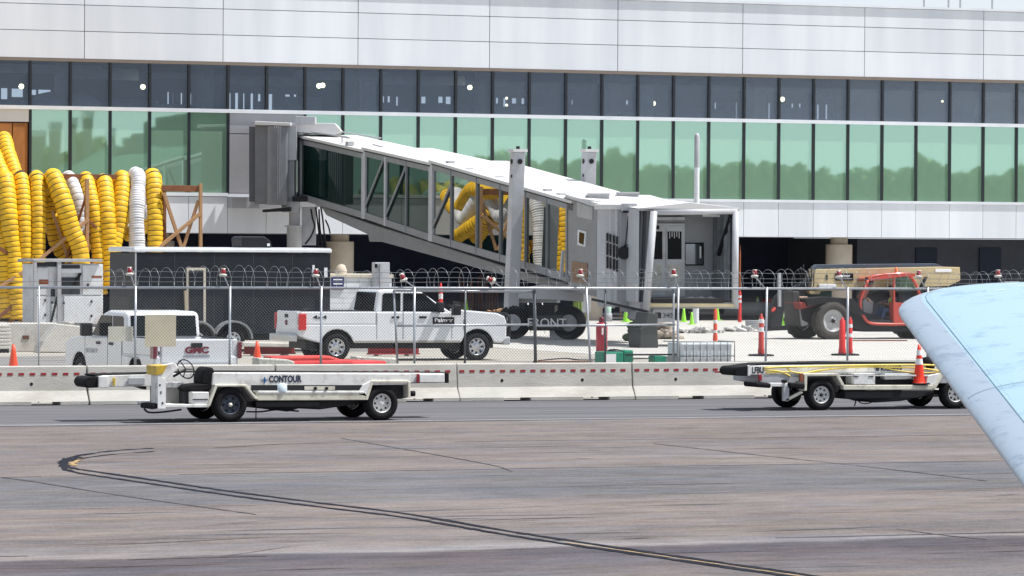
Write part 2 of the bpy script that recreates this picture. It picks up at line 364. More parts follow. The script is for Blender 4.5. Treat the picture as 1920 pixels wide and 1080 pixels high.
vis = glass('dark_vision_glass', (.5,.55,.62), .08, (.78,.84,.90), .03, (.12,.17,.25), .14, .03)
grn = glass('green_glass', (.55,.83,.70), .54, (.05,.1,.08), .014, (.33,.52,.385), .95, .06)  # pale film paints haze over the mirrored trees
mull = mat('black_mullion', (.012,.015,.02), .4, var=.1)
vms = [gboxmesh(MOD-.10, .03, Z['wt']-Z['tt'], glass('dark_vision_glass_%d' % k, (.5,.55,.62), .08, (.78,.84,.90), .03, (.16+.015*k,.20+.015*k,.27+.012*k), .12+.04*k, .03), 'window_pane') for k in range(7)]; gmh = gboxmesh(MOD-.10, .03, Z['tb']-Z['gb'], grn, 'window_pane')  # film gets paler to the right, painting in the sky's reflection
mu1 = gboxmesh(.10, .16, Z['wt']-Z['tt'], mull, 'mullion'); mu2 = gboxmesh(.11, .14, Z['tb']-Z['gb'], mull, 'mullion')
lp = gboxmesh(MOD-.02, .06, Z['sill']-Z['bb']-.01, wm, 'lower_panel')
for i in range(-4, 32):
    x = X0+i*MOD
    rz = (0, 0, random.uniform(-.0015, .0015))
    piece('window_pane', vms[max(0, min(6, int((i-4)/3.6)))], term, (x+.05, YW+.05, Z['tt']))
    piece('mullion', mu1, term, (x-.05, YW-.02, Z['tt']))
    opaque = (5 <= i < 7) or i < 0
    if not opaque: piece('window_pane', gmh, term, (x+.05, YW+.05, Z['gb']), (random.uniform(-.0018,.0018),0,random.uniform(-.004,.004)))
    if i >= 0 and i != 6: piece('mullion', mu2, term, (x-.055, YW-.02, Z['gb']))
    if i >= -4: piece('lower_panel', lp, term, (x+.01, YW, Z['bb']+.005))
# opaque bays by the bridge rotunda
for z0, z1 in ((Z['gb']-.1, 5.2+.0), (5.22, 7.6), (7.63, Z['tb'])):
    MB().box(X0+5*MOD+.07, X0+7*MOD-.02, YW+.0, YW+.06, max(z0, Z['gb']), z1).build('cladding_panel', gpan, term)
MB().box(X0+5*MOD, X0+7*MOD+.4, YW-.5, YW+.0, 4.6, 5.02).build('threshold_beam', gpan, term)
# boarded-up bay
MB().box(X0-4*MOD, X0-.06, YW+.0, YW+.06, 7.95, Z['tb']).build('cladding_panel', wm, term)
ply = mat('orange_plywood', (.42,.17,.04), .7, var=.35, scale=1.2, stretch=(1,1,.4), dirt=.6, dirtcol=(.12,.05,.02), dscale=.8)
MB().box(X0-4*MOD, X0-.75, YW+.02, YW+.08, Z['gb'], 7.9).build('plywood_board', ply, term)
MB().box(X0-.7, X0-.1, YW+.04, YW+.10, Z['gb'], 7.9).build('plywood_board', ply, term)
MB().box(X0-4*MOD, X0-.06, YW+.12, YW+.2, Z['gb'], 7.95).build('panel_backing', trimdark, term)
# upper storey room
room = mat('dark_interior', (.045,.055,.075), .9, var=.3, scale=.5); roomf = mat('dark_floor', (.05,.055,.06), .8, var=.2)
A0, A1 = X0-12*MOD, X0+34*MOD
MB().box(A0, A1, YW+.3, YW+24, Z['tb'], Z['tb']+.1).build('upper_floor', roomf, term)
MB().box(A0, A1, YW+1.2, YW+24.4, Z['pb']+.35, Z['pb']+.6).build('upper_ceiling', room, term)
MB().box(A0, A1, YW+.3, YW+24, Z['bb']-.03, Z['bb']+.25).build('soffit', mat('soffit_grey', (.25,.25,.26), .8, var=.1), term)
MB().box(A0, A1, YW+.35, YW+.5, Z['bb']+.3, Z['tb']-.05).build('spandrel_backing', trimdark, term)
MB().box(A0, A1, YW+1.3, YW+24.4, Z['pb']+.7, Z['pb']+.9).build('roof_deck', wm, term)
YB = YW+24
op = []
def opening(x0, x1, y0, y1):
    a = PY(x0, (y0+y1)/2, YB); b = PY(x1, (y0+y1)/2, YB); zt = PY((x0+x1)/2, y0, YB).z; zb = PY((x0+x1)/2, y1, YB).z; op.append((a.x, b.x, zb, zt))
for o_ in ((2,17,165,186),(22,46,166,182),(22,46,186,198),(58,71,168,178),(72,98,168,180),(314,320,172,204),(324,328,172,204),(339,345,174,205),(357,362,175,205),(372,386,176,205),(390,396,176,205),
           (430,436,174,207),(441,450,174,207),(456,462,175,207),(470,478,175,207),(484,492,176,190),(504,514,176,206),(535,547,177,198),(551,559,177,206),
           (718,724,180,192),(727,735,180,192),(743,750,181,198),(790,802,181,194),(822,834,181,193),(836,849,181,195),(889,893,183,193),(898,910,183,194),(930,938,183,194),(944,952,184,200),(960,972,184,194),(978,987,184,195),
           (1036,1039,187,195),(1072,1078,187,196),(1143,1152,188,196),(1160,1167,188,196),(1174,1182,188,196),(1143,1153,199,218),(1160,1166,199,218),(1207,1211,189,219),(1218,1221,189,219),
           (1291,1294,191,205),(1300,1302,191,205),(1340,1347,192,220),(1364,1369,192,221),(1373,1377,192,221),(1380,1386,192,221),(1397,1400,192,222),(1410,1414,193,222),(1441,1448,193,223),
           (1484,1492,194,222),(1498,1506,194,222),(1514,1519,195,222),(1532,1540,196,224),(1548,1556,196,224),
           (1851,1858,213,229),(1863,1879,213,229),(1886,1903,212,230),(1909,1930,212,230)): opening(*o_)
bw = MB(); xs = A0; zlo, zhi = Z['tb'], Z['pb']+.4
for a, b, zb, zt in sorted(op):
    if a <= xs+.02: continue
    bw.box(xs, a, YB, YB+.3, zlo, zhi)
    bw.box(a, b, YB, YB+.3, zlo, max(zlo+.02, zb)); bw.box(a, b, YB, YB+.3, min(zt, zhi-.02), zhi); xs = b
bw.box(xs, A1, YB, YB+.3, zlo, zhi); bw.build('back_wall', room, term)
bulb = mat('lit_bulb', (1,.9,.6), .5, emis=(1,.86,.5), estr=6)
bulbw = MB().lathe((0,0,0), (0,0,1), [(.0,-.11),(.08,-.08),(.11,0),(.08,.08),(0,.11)], 10).mesh('work_bulb', bulb)
for x, y in ((40,162),(268,163),(598,161),(605,160),(881,164),(950,184),(950,197),(1225,194),(1467,186),(1464,205),(1767,190)):
    q = PY(x, y, YW+6); ob = piece('work_bulb', bulbw, term, q)
    if x in (1767,1464,950): ob.scale = (.5,.5,.5)
icol = mat('interior_column', (.5,.52,.55), .8, var=.2)
for k, px in enumerate((118, 385, 655, 690, 905, 1150, 1210, 1420, 1575, 1810)):
    q = PY(px, 170, YW+5+(k%3)*3); MB().box(q.x-.28, q.x+.28, q.y-.28, q.y+.28, Z['tb']+.1, Z['pb']+.35).build('interior_column', icol, term)
for k in range(14):
    q = PY(60+k*140, 170, YW+4+(k%4)*2.5); MB().box(q.x-1.5, q.x+random.uniform(1,3), q.y, q.y+.5, Z['pb']-.35-random.uniform(0,.3), Z['pb']-.1).build('ceiling_duct', icol, term)
for k in range(12):
    q = PY(30+k*165+random.uniform(-40,40), 200, YW+3+(k%3)*3); MB().box(q.x-.5, q.x+random.uniform(.3,1.6), q.y, q.y+.6, Z['tb']+.1, Z['tb']+random.uniform(.4,.9)).build('stored_material', mat('stored_material', (.16,.17,.18), .8, var=.4), term)
# parked-looking dark shapes standing on the upper floor
for x in (92, 152):
    q = PY(x, 196, YW+4); MB().lathe((q.x, q.y, Z['tb']+.1), (0,0,1), [(.8,0),(.75,.35),(.45,.65),(0,.75)], 16).build('covered_equipment', mat('pale_cover', (.35,.36,.38), .5), term)
# ground storey
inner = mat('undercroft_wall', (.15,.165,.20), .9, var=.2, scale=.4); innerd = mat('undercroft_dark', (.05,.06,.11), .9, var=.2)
xr = PY(1618, 500, YW+9).x
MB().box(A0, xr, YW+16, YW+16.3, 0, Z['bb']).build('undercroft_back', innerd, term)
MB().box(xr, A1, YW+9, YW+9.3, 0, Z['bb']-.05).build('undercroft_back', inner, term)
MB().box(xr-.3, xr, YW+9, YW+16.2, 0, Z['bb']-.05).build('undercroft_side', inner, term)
for x0, x1 in ((1716,1755),(1835,1875)):
    a, b = PY(x0, 480, YW+9), PY(x1, 480, YW+9); MB().box(a.x, b.x, YW+8.9, YW+8.98, 0, PY(x0, 464, YW+9).z).build('door', mat('navy_door', (.03,.045,.09), .6), term)
slab('undercroft_floor', A0, A1, YW+.5, YW+24, .008, mat('dark_slab', (.10,.10,.10), .9, var=.3))  # floor a darker grey than the yard
cream = mat('cast_concrete_cream', (.55,.47,.38), .8, var=.12, scale=2, bump=.15, dirt=.35, dirtcol=(.35,.28,.22))
YC = YW+1.4
for px in (637, 1573):
    q = PY(px, 480, YC); mb = MB()
    mb.lathe((q.x, YC, 0), (0,0,1), [(.58,0),(.58,3.25),(.56,3.27)], 32, 0); mb.lathe((q.x, YC, 3.27), (0,0,1), [(.56,0),(.38,.0),(.38,.4)], 32, 0)
    mb.build('column', cream, term)
for px in (300, 1105): 
    q = PY(px, 480, YC); MB().lathe((q.x, YC, 0), (0,0,1), [(.58,0),(.58,3.25),(.38,3.27),(.38,3.6)], 32).build('column', cream, term)
for px in (1732, 1778, 1800, 1860):
    q = PY(px, 8, YW+1); MB().box(q.x, q.x+.06, YW+1, YW+1.06, Z['top']+.1, Z['top']+1.1).build('roof_railing_post', steel, term)

# ================================================================ what the glass mirrors, behind the photographer
def refl(px, py, D): 
    q = PY(px, py, 2*YW+D); return Vector((q.x, -D, q.z))
leaf = mat('tree_foliage', (.26,.37,.14), .9, var=.2, scale=.3)
tl = MB(); D = 210
ico = bmesh.new(); bmesh.ops.create_icosphere(ico, subdivisions=2, radius=1); iv = [v.co.copy() for v in ico.verts]; fi = [[v.index for v in f.verts] for f in ico.faces]; ico.free()
q0 = refl(40, 400, D).x; q1 = refl(1960, 400, D).x
def crown_h(x): 
    return 13.3+.6*math.sin(x*.09)+.5*math.sin(x*.31+1)+.45*math.sin(x*.77)+.35*math.sin(x*2.1+2)
x = q0-10; ridge = []
while x < q1+20: ridge.append((x, crown_h(x)-.7)); x += .7
tl.prism([(q0-10, 0)]+ridge+[(ridge[-1][0], 0)], -D-6, -D)
x = q0-10
while x < q1+20:
    for k in range(16):
        hh = crown_h(x); zz = hh-random.random()**2.2*hh*.9+random.gauss(0, .12); c_ = Vector((x+random.uniform(-.3,.3), -D+random.uniform(0,1.2), zz)); s_ = random.uniform(.12, .42)
        a_ = Vector((random.gauss(0,1), random.gauss(0,.7), random.gauss(0,1))).normalized()*s_; b_ = Vector((random.gauss(0,1), random.gauss(0,.7), random.gauss(0,1))).normalized()*s_
        tl.add([c_-a_-b_, c_+a_-b_*.6, c_+a_*.7+b_, c_-a_+b_*.8], [(0,1,2,3)])
    x += .11
tl.build('distant_woodland', leaf, kind='stuff')
hang = mat('hangar_dark_green', (.06,.12,.09), .8, var=.2)
hg = tag(MB().prism([(p.x, p.z) for p in (refl(205,440,120), refl(205,345,120), refl(300,303,120), refl(352,272,120), refl(372,266,120), refl(373,250,120), refl(384,250,120), refl(385,237,120), refl(404,236,120), refl(405,228,120), refl(428,226,120), refl(428,205,120), refl(470,200,120), refl(470,440,120))], -120, -150).build('sloping_hangar', hang), 'dark hangar with a rising stepped roof mirrored in the green glass', 'building')
hg['kind'] = 'structure'
for nm, xs_, yt in (('a wide flared head', (76,114), 245), ('a pale slab top', (132,151), 232), ('a thin white cap', (206,215), 234)):
    a, b = refl(xs_[0], yt, 150), refl(xs_[1], yt, 150)
    t = thing('control_tower', 'pale airport tower with %s mirrored in the green glass' % nm, 'tower', ((a.x+b.x)/2, -150, 0), 0, 'towers across the airfield')
    wd = (b.x-a.x)/2; shaft = mat('tower_shaft', (.30,.32,.24), .8)
    MB().prism([(-wd*.75,0),(wd*.75,0),(wd*.8,a.z*.8),(wd,a.z*.97),(-wd,a.z*.97),(-wd*.8,a.z*.8)], 0, wd*2).build('shaft', shaft, t)
    MB().box(-wd*1.05, wd*1.05, -.2, wd*2.1, a.z*.97, a.z*1.03).build('roof', mat('tower_roof', (.8,.8,.78), .5), t)
# ================================================================ PASSENGER BRIDGE
def camsite(x, Zd): return (x*math.cos(TH)+Zd*math.sin(TH), Zd*math.cos(TH)-x*math.sin(TH))
def camframe(px, Zd, dyaw=0.0):
    """frame standing at photo column px, Zd metres out, turned dyaw from facing the camera"""
    x, y = camsite((px-960)/FPX*Zd, Zd); return Frame(x, y, -TH+dyaw)
bgrey = mat('bridge_grey_paint', (.25,.26,.28), .45, var=.12, scale=1.5, dirt=.45, dirtcol=(.2,.18,.16), dscale=1.3)
blight = mat('bridge_light_paint', (.46,.47,.50), .45, var=.1, scale=1.5, dirt=.4, dirtcol=(.34,.31,.28), dscale=2)
broof = mat('bridge_white_roof', (.62,.62,.62), .55, var=.12, scale=1.2, dirt=.7, dirtcol=(.5,.47,.44))
bglass = glass('bridge_tinted_glass', (.85,.95,.9), .13, (.035,.10,.09), .004, (.012,.05,.045), .3, .06)
bin_ = mat('bridge_interior', (.10,.15,.14), .8, var=.2)
yellow_duct = mat('yellow_duct_fabric', (.84,.49,.012), .55, var=.22, scale=3, dirt=.45, dirtcol=(.30,.17,.03), dscale=1.2)
white_duct = mat('white_duct_fabric', (.66,.66,.68), .6, var=.15, scale=4, dirt=.4, dirtcol=(.35,.34,.33))
ductband = mat('duct_dark_wire', (.02,.016,.01), .6)
Fb = camframe(565, 170, -R(68.5)); BR = at(Fb, 'passenger_bridge', 'grey glass-sided passenger boarding bridge sloping down from the terminal to an open cab', 'jet bridge')
def insetz(fr, pts, v): return fr.poly(pts, v)
def lerp(a, b, t): return a+(b-a)*t
bglass_c = glass('bridge_mirror_glass', (.95,.95,.9), .42, (.035,.10,.09), .004, (.012,.05,.045), .3, .06)
def section(TL, TR, BR_, BL, v, wd, posts, diags, top=18, bot=13, far=True, gm_=None):
    tl, tr, br, bl = Fb.poly((TL, TR, BR_, BL), v)
    s = 1/48.0
    def onz(x, up): 
        a, b = (tl, tr) if up else (bl, br); return lerp(a[1], b[1], (x-a[0])/(b[0]-a[0]))
    def strip(x0, x1, up, h0, h1, y0, y1, name, m, parent=BR, bevel=0):
        return MB().prism([(x0, onz(x0,up)-h0), (x1, onz(x1,up)-h0), (x1, onz(x1,up)-h1), (x0, onz(x0,up)-h1)], y0, y1).build(name, m, parent, bevel)
    xa, xb = tl[0], tr[0]
    strip(xa-.05, xb+.05, True, 0, .10, v-.10, v+wd+.10, 'roof', broof)
    strip(xa, xb, True, .10, .16, v-.02, v+wd+.02, 'eave_seal', blackp)
    strip(xa, xb, True, .16, .36, v, v+.10, 'top_rail', bgrey, bevel=.015)
    strip(xa, xb, True, .16, .36, v+wd-.10, v+wd, 'top_rail', bgrey)
    strip(xa, xb, False, -.26, .0, v, v+.12, 'bottom_rail', bgrey, bevel=.015)
    strip(xa, xb, False, -.26, .0, v+wd-.12, v+wd, 'bottom_rail', bgrey)
    strip(xa, xb, False, -.2, -.02, v+.12, v+wd-.12, 'floor', bgrey)
    xs = [Fb.P(px, 400, v)[0] for px in posts[0]]; 
    allx = [xa]+xs+[xb]
    for i in range(len(allx)-1):
        x0, x1 = allx[i]+.02, allx[i+1]-.02
        for yy in ((v+.05, v+.07), (v+wd-.07, v+wd-.05)):
            MB().prism([(x0, onz(x0,True)-.36), (x1, onz(x1,True)-.36), (x1, onz(x1,False)+.26), (x0, onz(x0,False)+.26)], *yy).build('window_pane', gm_ or bglass, BR)
    for px, wdt in posts[1]:
        x = Fb.P(px, 400, v)[0]
        for yy in ((v-.03, v+.09), (v+wd-.09, v+wd+.03)):
            MB().prism([(x-wdt/2, onz(x,True)-.17), (x+wdt/2, onz(x,True)-.17), (x+wdt/2, onz(x,False)), (x-wdt/2, onz(x,False))], *yy).build('post', blight if wdt > .15 else bgrey, BR, .01)
    for a, b in diags:
        pa, pb = Fb.P(*a, v), Fb.P(*b, v)
        MB().bar((pa[0], v-.0, pa[1]), (pb[0], v-.0, pb[1]), .05, .09).build('diagonal_brace', bgrey, BR)
        MB().bar((pa[0]+.4, v+wd-.05, pa[1]), (pb[0]+.4, v+wd-.05, pb[1]), .05, .12).build('diagonal_brace', bgrey, BR)
    # cross-frames and a handrail seen through the glass
    n = max(2, int((xb-xa)/1.6)); m = MB()
    for i in range(n+1):
        x = lerp(xa+.2, xb-.2, i/n); m.bar((x, v+wd-.16, onz(x,False)+.1), (x, v+wd-.16, onz(x,True)-.3), .12, .08)
        if i < n:
            x2 = lerp(xa+.2, xb-.2, (i+.8)/n); m.bar((x, v+wd-.2, onz(x,False)+.2), (x2, v+wd-.2, onz(x2,True)-.4), .05, .05)
    m.bar((xa, v+.3, onz(xa,False)+1.0), (xb, v+.3, onz(xb,False)+1.0), .05)
    m.build('inner_frame', bin_, BR)
    strip(xa, xb, True, .38, .42, v+.15, v+wd-.15, 'ceiling_lining', bin_)
section((556,252),(686,281),(684,411),(560,374), .22, 2.5, ([602,640],[(562,.22),(680,.22)]), [])
section((683,276),(812,305),(808,453),(679,409), .11, 2.7, ([722,761],[(683,.24),(722,.18),(761,.05),(806,.2)]), [((718,302),(681,396)),((761,312),(721,410))])
section((809,300),(1075,376),(1068,530),(806,452), .0, 2.9, ([845,893,937,1025],[(809,.24),(845,.03),(893,.03),(937,.03),(985,.08),(1025,.03),(1063,.12)]), [((846,345),(806,437))], gm_=bglass_c)
# solid end bay with a small window
def pbox(name, fr, pts, v0, v1, m, parent, bevel=0.):
    return MB().prism(fr.poly(pts, v0), v0, v1).build(name, m, parent, bevel)
pbox('end_wall', Fb, ((1065,373),(1119,388),(1118,557),(1065,543)), .0, 2.6, bgrey, BR, .02)
pbox('roof', Fb, ((1060,364),(1150,390),(1150,397),(1060,371)), -.1, 3.0, broof, BR)
wf = pbox('window_frame', Fb, ((1083,430),(1098,434),(1096,463),(1082,459)), -.05, .02, white, BR, .01)
pbox('pane', Fb, ((1086,435),(1095,438),(1093,459),(1085,455)), -.07, -.04, darkglass, wf)
pbox('access_panel', Fb, ((1081,378),(1110,388),(1110,413),(1081,407)), -.04, .02, gsteel, BR, .03)
pbox('plywood_patch', Fb, ((1072,490),(1101,494),(1100,533),(1071,528)), -.03, .02, mat('brown_board', (.27,.17,.11), .8, var=.3), BR)
# lower box girder
pbox('box_girder', Fb, ((600,386),(690,418),(808,455),(948,500),(944,516),(714,453),(692,453),(690,440),(612,404)), .55, 2.3, bgrey, BR, .03)
pbox('box_girder', Fb, ((948,500),(1065,533),(1064,548),(944,516)), .55, 2.3, bgrey, BR, .03)
for a, b in (((1052,520),(1056,470)),):
    pa, pb = Fb.P(*a, -.1), Fb.P(*b, -.1); MB().bar((pa[0],-.1,pa[1]),(pb[0],-.1,pb[1]), .1).build('strut', blight, BR)
# conduits and hardware on the roof
rf = MB()
for px, py in ((650,272),(838,309),(873,322),(930,338),(1020,362),(1045,370)):
    q = Fb.P(px, py, .2); rf.box(q[0]-.15, q[0]+.15, .2, .45, q[1]-.02, q[1]+.14)
a, b = Fb.P(700,276,1.0), Fb.P(1060,370,1.0); rf.bar((a[0],1.0,a[1]+.1),(b[0],1.0,b[1]+.1), .05)
rf.build('roof_bracket', gsteel, BR)
hr = MB(); 
for px in (575, 640):
    q = Fb.P(px, 252+(px-575)*.22, .5); hr.box(q[0], q[0]+.05, .5, .55, q[1]-.2, q[1]+.25)
a, b = Fb.P(572,245,.5), Fb.P(655,258,.5); hr.bar((a[0],.5,a[1]),(b[0],.5,b[1]),.06); hr.bar((a[0],1.8,a[1]),(b[0],1.8,b[1]),.05)
hr.build('roof_rail', blight, BR)
# lift columns
for nm, v, top, bot in (('lift_column', -.62, (971,284), (958,592)), ('lift_column', 3.35, (1105,284), (1093,585))):
    pt, pb = Fb.P(*top, v), Fb.P(*bot, v)
    c = MB().bar((pb[0], v, pb[1]), (pt[0], v, pt[1]), .42, .42).build(nm, blight, BR, .03)
    MB().box(pt[0]-.26, pt[0]+.26, v-.26, v+.26, pt[1]-.02, pt[1]+.08).build('cap', broof, c)
    for dz, r_ in ((-.35,.09),(-.85,.055)): MB().cyl((pt[0]-.02, v-.205, pt[1]+dz), (pt[0]-.02, v-.232, pt[1]+dz), r_, n=12).build('hole', blackp, c)
    MB().cyl((pt[0]+.2, v, pt[1]-.35), (pt[0]+.222, v, pt[1]-.35), .09, n=12).build('hole', blackp, c)
    MB().box(pt[0]-.05,pt[0]+.05,v-.05,v+.05,pt[1]+.08,pt[1]+.18).build('lifting_eye', blackp, c)
# ducts lying inside the tunnel behind the glass
def duct(path, r, pitch, mats, parent=None, name='duct', n=14):
    P = smooth_path(path, .05); L = [0]
    for i in range(1, len(P)): L.append(L[-1]+(P[i]-P[i-1]).length)
    tot = L[-1]; pts = []; rr = []; mis = []; j = 0; k = 0
    N = int(tot/pitch)
    def pos(s):
        nonlocal j
        while j < len(L)-2 and L[j+1] < s: j += 1
        t = (s-L[j])/max(1e-6, L[j+1]-L[j]); return P[j].lerp(P[j+1], min(1, max(0, t)))
    for i in range(N):
        wob = 1+random.uniform(-.03, .03)+.05*math.sin(i*.37)
        for fr_, m_, q in ((0, .968, 1), (.13, .968, 0), (.3, 1.015, 0), (.78, 1.012, 0)):
            pts.append(pos((i+fr_)*pitch)); rr.append(r*m_*wob); mis.append(q)
    return MB().tube(pts, rr, n, 0, True, mis[:len(pts)]).build(name, mats, parent)
def ipath(pts, v): return [(lambda q: (q[0], v, q[1]))(Fb.P(x, y, v)) for x, y in pts]

# ---- terminal-end rotunda
Fr = camframe(470, 169.8); 
RO = BR; offr = lambda fr, x, y, z: None
def inb(fr, x, y):   # a point of frame fr in the bridge's own coordinates
    w_ = fr.o + fr.a*x + fr.b*y - Fb.o; return (w_.dot(Fb.a), w_.dot(Fb.b))
def rpiece(fr, pts, v0, v1, name, m, bevel=0., parent=BR):
    """outline seen square-on in frame fr, built straight into the bridge's coordinates"""
    P2 = fr.poly(pts, v0); mb = MB().prism(P2, v0, v1); mb.v = [(*inb(fr, x, y), z) for x, y, z in mb.v]
    return mb.build(name, m, parent, bevel)
def rpoly(x0, x1, y0, y1): return ((x0,y0),(x1,y0),(x1,y1),(x0,y1))
rpiece(Fr, rpoly(467,478,237,378), .3, 2.2, 'side_seal', mat('seal_dark', (.09,.095,.11), .6, var=.15))
rpiece(Fr, rpoly(478,503,232,382), 0, 2.5, 'corridor_wall', mat('dark_bridge_grey', (.15,.155,.17), .5, var=.12, dirt=.3), .02)
rpiece(Fr, rpoly(536,556,236,300), .2, 2.6, 'corridor_wall', blight)
rpiece(Fr, rpoly(536,552,300,378), .3, 2.6, 'corridor_wall', bgrey)
rpiece(Fr, ((478,227),(545,230),(545,236),(478,234)), -.3, 2.8, 'roof', broof, .02)
rpiece(Fr, ((544,230),(628,231),(640,246),(628,252),(544,247)), .6, 3.0, 'roof', broof, .02)
rpiece(Fr, rpoly(554,567,218,233), .5, 1.6, 'roof_unit', gsteel, .02)
rpiece(Fr, rpoly(567,591,218,233), .52, 1.7, 'roof_unit', blight, .02)
cur = MB(); a = Fr.P(520, 300, 0); zt, zb = Fr.P(520,237,0)[1], Fr.P(520,378,0)[1]; nrib = 16; ring = []
for i in range(nrib*2+1):
    an = math.pi*i/(nrib*2); r_ = .41+(.045 if i % 2 else 0); ring.append((a[0]-r_*math.cos(an)*.9, .1-r_*math.sin(an)))
cur.prism([(p[0], p[1]) for p in ring], zb, zt, axis='z'); cur.v = [(*inb(Fr, x, y), z) for x, y, z in cur.v]
cur.build('curtain', bgrey, BR)
rpiece(Fr, rpoly(500,537,378,384), -.1, 1.5, 'sill', bgrey)
rpiece(Fr, rpoly(528,560,370,398), .3, 1.6, 'hinge_block', gsteel, .02)
rpiece(Fr, rpoly(548,612,368,378), .2, 1.6, 'hinge_block', blackp, .02)
rpiece(Fr, ((492,393),(545,388),(545,396),(492,398)), -.2, .2, 'strut', blackp)
rpiece(Fr, rpoly(592,604,376,388), .2, .9, 'hinge_block', gsteel, .02)
mb = MB(); q = Fr.P(552, 420, .8); zc = Fr.P(552,425,.8)[1]
mb.lathe((q[0], .8, 0), (0,0,1), [(.3,0),(.3,zc),(.4,zc),(.4,zc+.05),(.22,zc+.06),(.22,zc+.75)], 20)
mb.v = [(*inb(Fr, x, y), z) for x, y, z in mb.v]; mb.build('support_column', blight, BR)
rpiece(Fr, rpoly(566,592,388,460), .9, 1.2, 'cable_panel', blight)
mb = MB()
for pts in ([(583,392),(586,410),(590,425),(582,445),(572,458)],[(592,388),(596,420),(598,440),(596,465)],[(600,380),(605,410),(608,440),(612,465)],[(610,412),(616,425),(619,438)],[(598,392),(600,430),(606,466)]):
    P_ = [(lambda q: (*inb(Fr, q[0], .5), q[1]))(Fr.P(x, y, .5)) for x, y in pts]; mb.tube(smooth_path(P_, .1), .035, 6)
mb.build('cable', blackp, BR)

# ---- apron-end rotunda
e = Fb.P(1138, 470, 0); zt = Fb.P(1138, 393, 0)[1]; zb = Fb.P(1138, 560, 0)[1]
Fc = camframe(1222, 138.0, R(13))
cc = camframe(1169, 140.6); cx, cy = inb(cc, 0, 0)
cur = MB(); ring = []; nrib = 48
for i in range(nrib):
    an = 2*math.pi*i/nrib; r_ = .82+(.06 if i % 2 else 0); ring.append((cx+r_*math.cos(an), cy+r_*math.sin(an)))
cur.prism(ring, zb-.05, zt, axis='z'); cur.build('curtain', blight, BR)
MB().lathe((cx, cy, zt), (0,0,1), [(0,0),(.98,0),(.98,.16),(0,.3)], 36, smooth=False).build('roof', broof, BR)
MB().lathe((cx, cy, zb-.25), (0,0,1), [(0,0),(.84,0),(.86,.2),(0,.2)], 36, smooth=False).build('floor', gsteel, BR)
# louvre slots in the curtain
Fq = camframe(1130, 139.9); lo = MB()
for px in (1137,1143,1149,1155):
    for y0, y1 in ((437,452),(455,478),(481,503)):
        sh = (px-1137)*.35; r0 = Fq.P(px, y0+sh, 0); r1 = Fq.P(px+3.2, y1+sh, 0)
        # rest each slot on the round wall
        for_v = 0
        wx, wy = inb(Fq, r0[0], 0); 
        # solve depth along the frame's b axis so the slot sits at radius 1.66
        for t in [k*.02 for k in range(-60, 160)]:
            ax_, ay_ = inb(Fq, r0[0]+.03, t)
            if math.hypot(ax_-cx, ay_-cy) <= .89: break
        m0 = MB().box(r0[0], r1[0], t-.03, t+.05, r1[1], r0[1]); lo.add([(*inb(Fq, x, y), z) for x, y, z in m0.v], m0.f)
lo.build('louvre', blackp, BR)
Fp = camframe(1170, 139.2)
rpiece(Fp, rpoly(1163,1197,398,585), 0, .6, 'corridor_wall', bgrey, .02)
rpiece(Fp, rpoly(1166,1195,381,396), -.2, .8, 'roof_unit', blight, .02)
rpiece(Fp, rpoly(1168,1196,395,399), -.25, .85, 'strut', blackp, 0)
mb = MB(); q = Fp.P(1170, 474, -.25); mb.cyl((q[0], -.28, q[1]), (q[0], -.1, q[1]), .2, .22, 20)
q2 = Fp.P(1178, 405, -.2); mb.tube([(q2[0], -.2, q2[1]), (q[0]+.05, -.15, q[1]+.2)], .02, 6); q3 = Fp.P(1187,455,-.1); mb.tube([(q[0],-.15,q[1]+.22),(q3[0],-.1,q3[1]),(q3[0]+.03,-.1,q3[1]-.5)], .025, 6)
mb.v = [(*inb(Fp, x, y), z) for x, y, z in mb.v]; mb.build('mirror', blackp, BR)
# roof units between tunnel and cab
Fu = camframe(1120, 143.0)
for x0, x1, y0, y1, v0 in ((1102,1143,363,379,0),(1157,1198,361,377,1.2)):
    rpiece(Fu, rpoly(x0,x1,y0+1,y1), v0, v0+.9, 'roof_unit', gsteel, .02); rpiece(Fu, rpoly(x0-1,x1+1,y0-1,y0+1.5), v0-.05, v0+.95, 'roof_unit', broof)
rpiece(Fu, ((1060,368),(1130,378),(1190,379),(1290,394),(1200,398),(1124,392)), -1.2, 2.6, 'roof', broof)
# ---- cab
Fc0 = Fc
CAB = BR
def cpiece(pts, v0, v1, name, m, bevel=0., parent=BR): return rpiece(Fc, pts, v0, v1, name, m, bevel, parent)
cabin = mat('cab_interior_grey', (.38,.40,.43), .6, var=.12, scale=1.5, dirt=.3, dirtcol=(.2,.2,.2))
D = 2.3
zt = Fc.P(1300,396,0)[1]; zf = Fc.P(1300,567,0)[1]; xl = Fc.P(1222,480,0)[0]; xr_ = Fc.P(1386,480,0)[0]
def cbox(x0, x1, y0, y1, z0, z1, name, m, bevel=0., parent=BR):
    mb = MB().box(x0, x1, y0, y1, z0, z1); mb.v = [(*inb(Fc, x, y), z) for x, y, z in mb.v]; return mb.build(name, m, parent, bevel)
cbox(xl-.4, xr_, 0, D+.2, zf-.2, zf, 'cab_floor', gsteel)
cbox(xl-.4, xr_, D, D+.12, zf, zt, 'cab_back_wall', cabin)
cbox(xr_-.12, xr_, .1, D, zf, zt, 'cab_side_wall', cabin)
cbox(xl-.5, xl-.4, .1, D, zf, zt, 'cab_side_wall', cabin)
cbox(xl-.5, xr_, .05, D+.2, zt, zt+.08, 'cab_ceiling', cabin)
mb = MB().prism([(xl-.5, zt+.08), (lerp(xl, xr_, .42), zt+.28), (xr_+.1, zt+.1), (xr_+.1, zt+.06)], -.1, D); mb.v = [(*inb(Fc, x, y), z+ .0+ (y*.04)) for x, y, z in mb.v]; mb.build('roof', broof, BR)
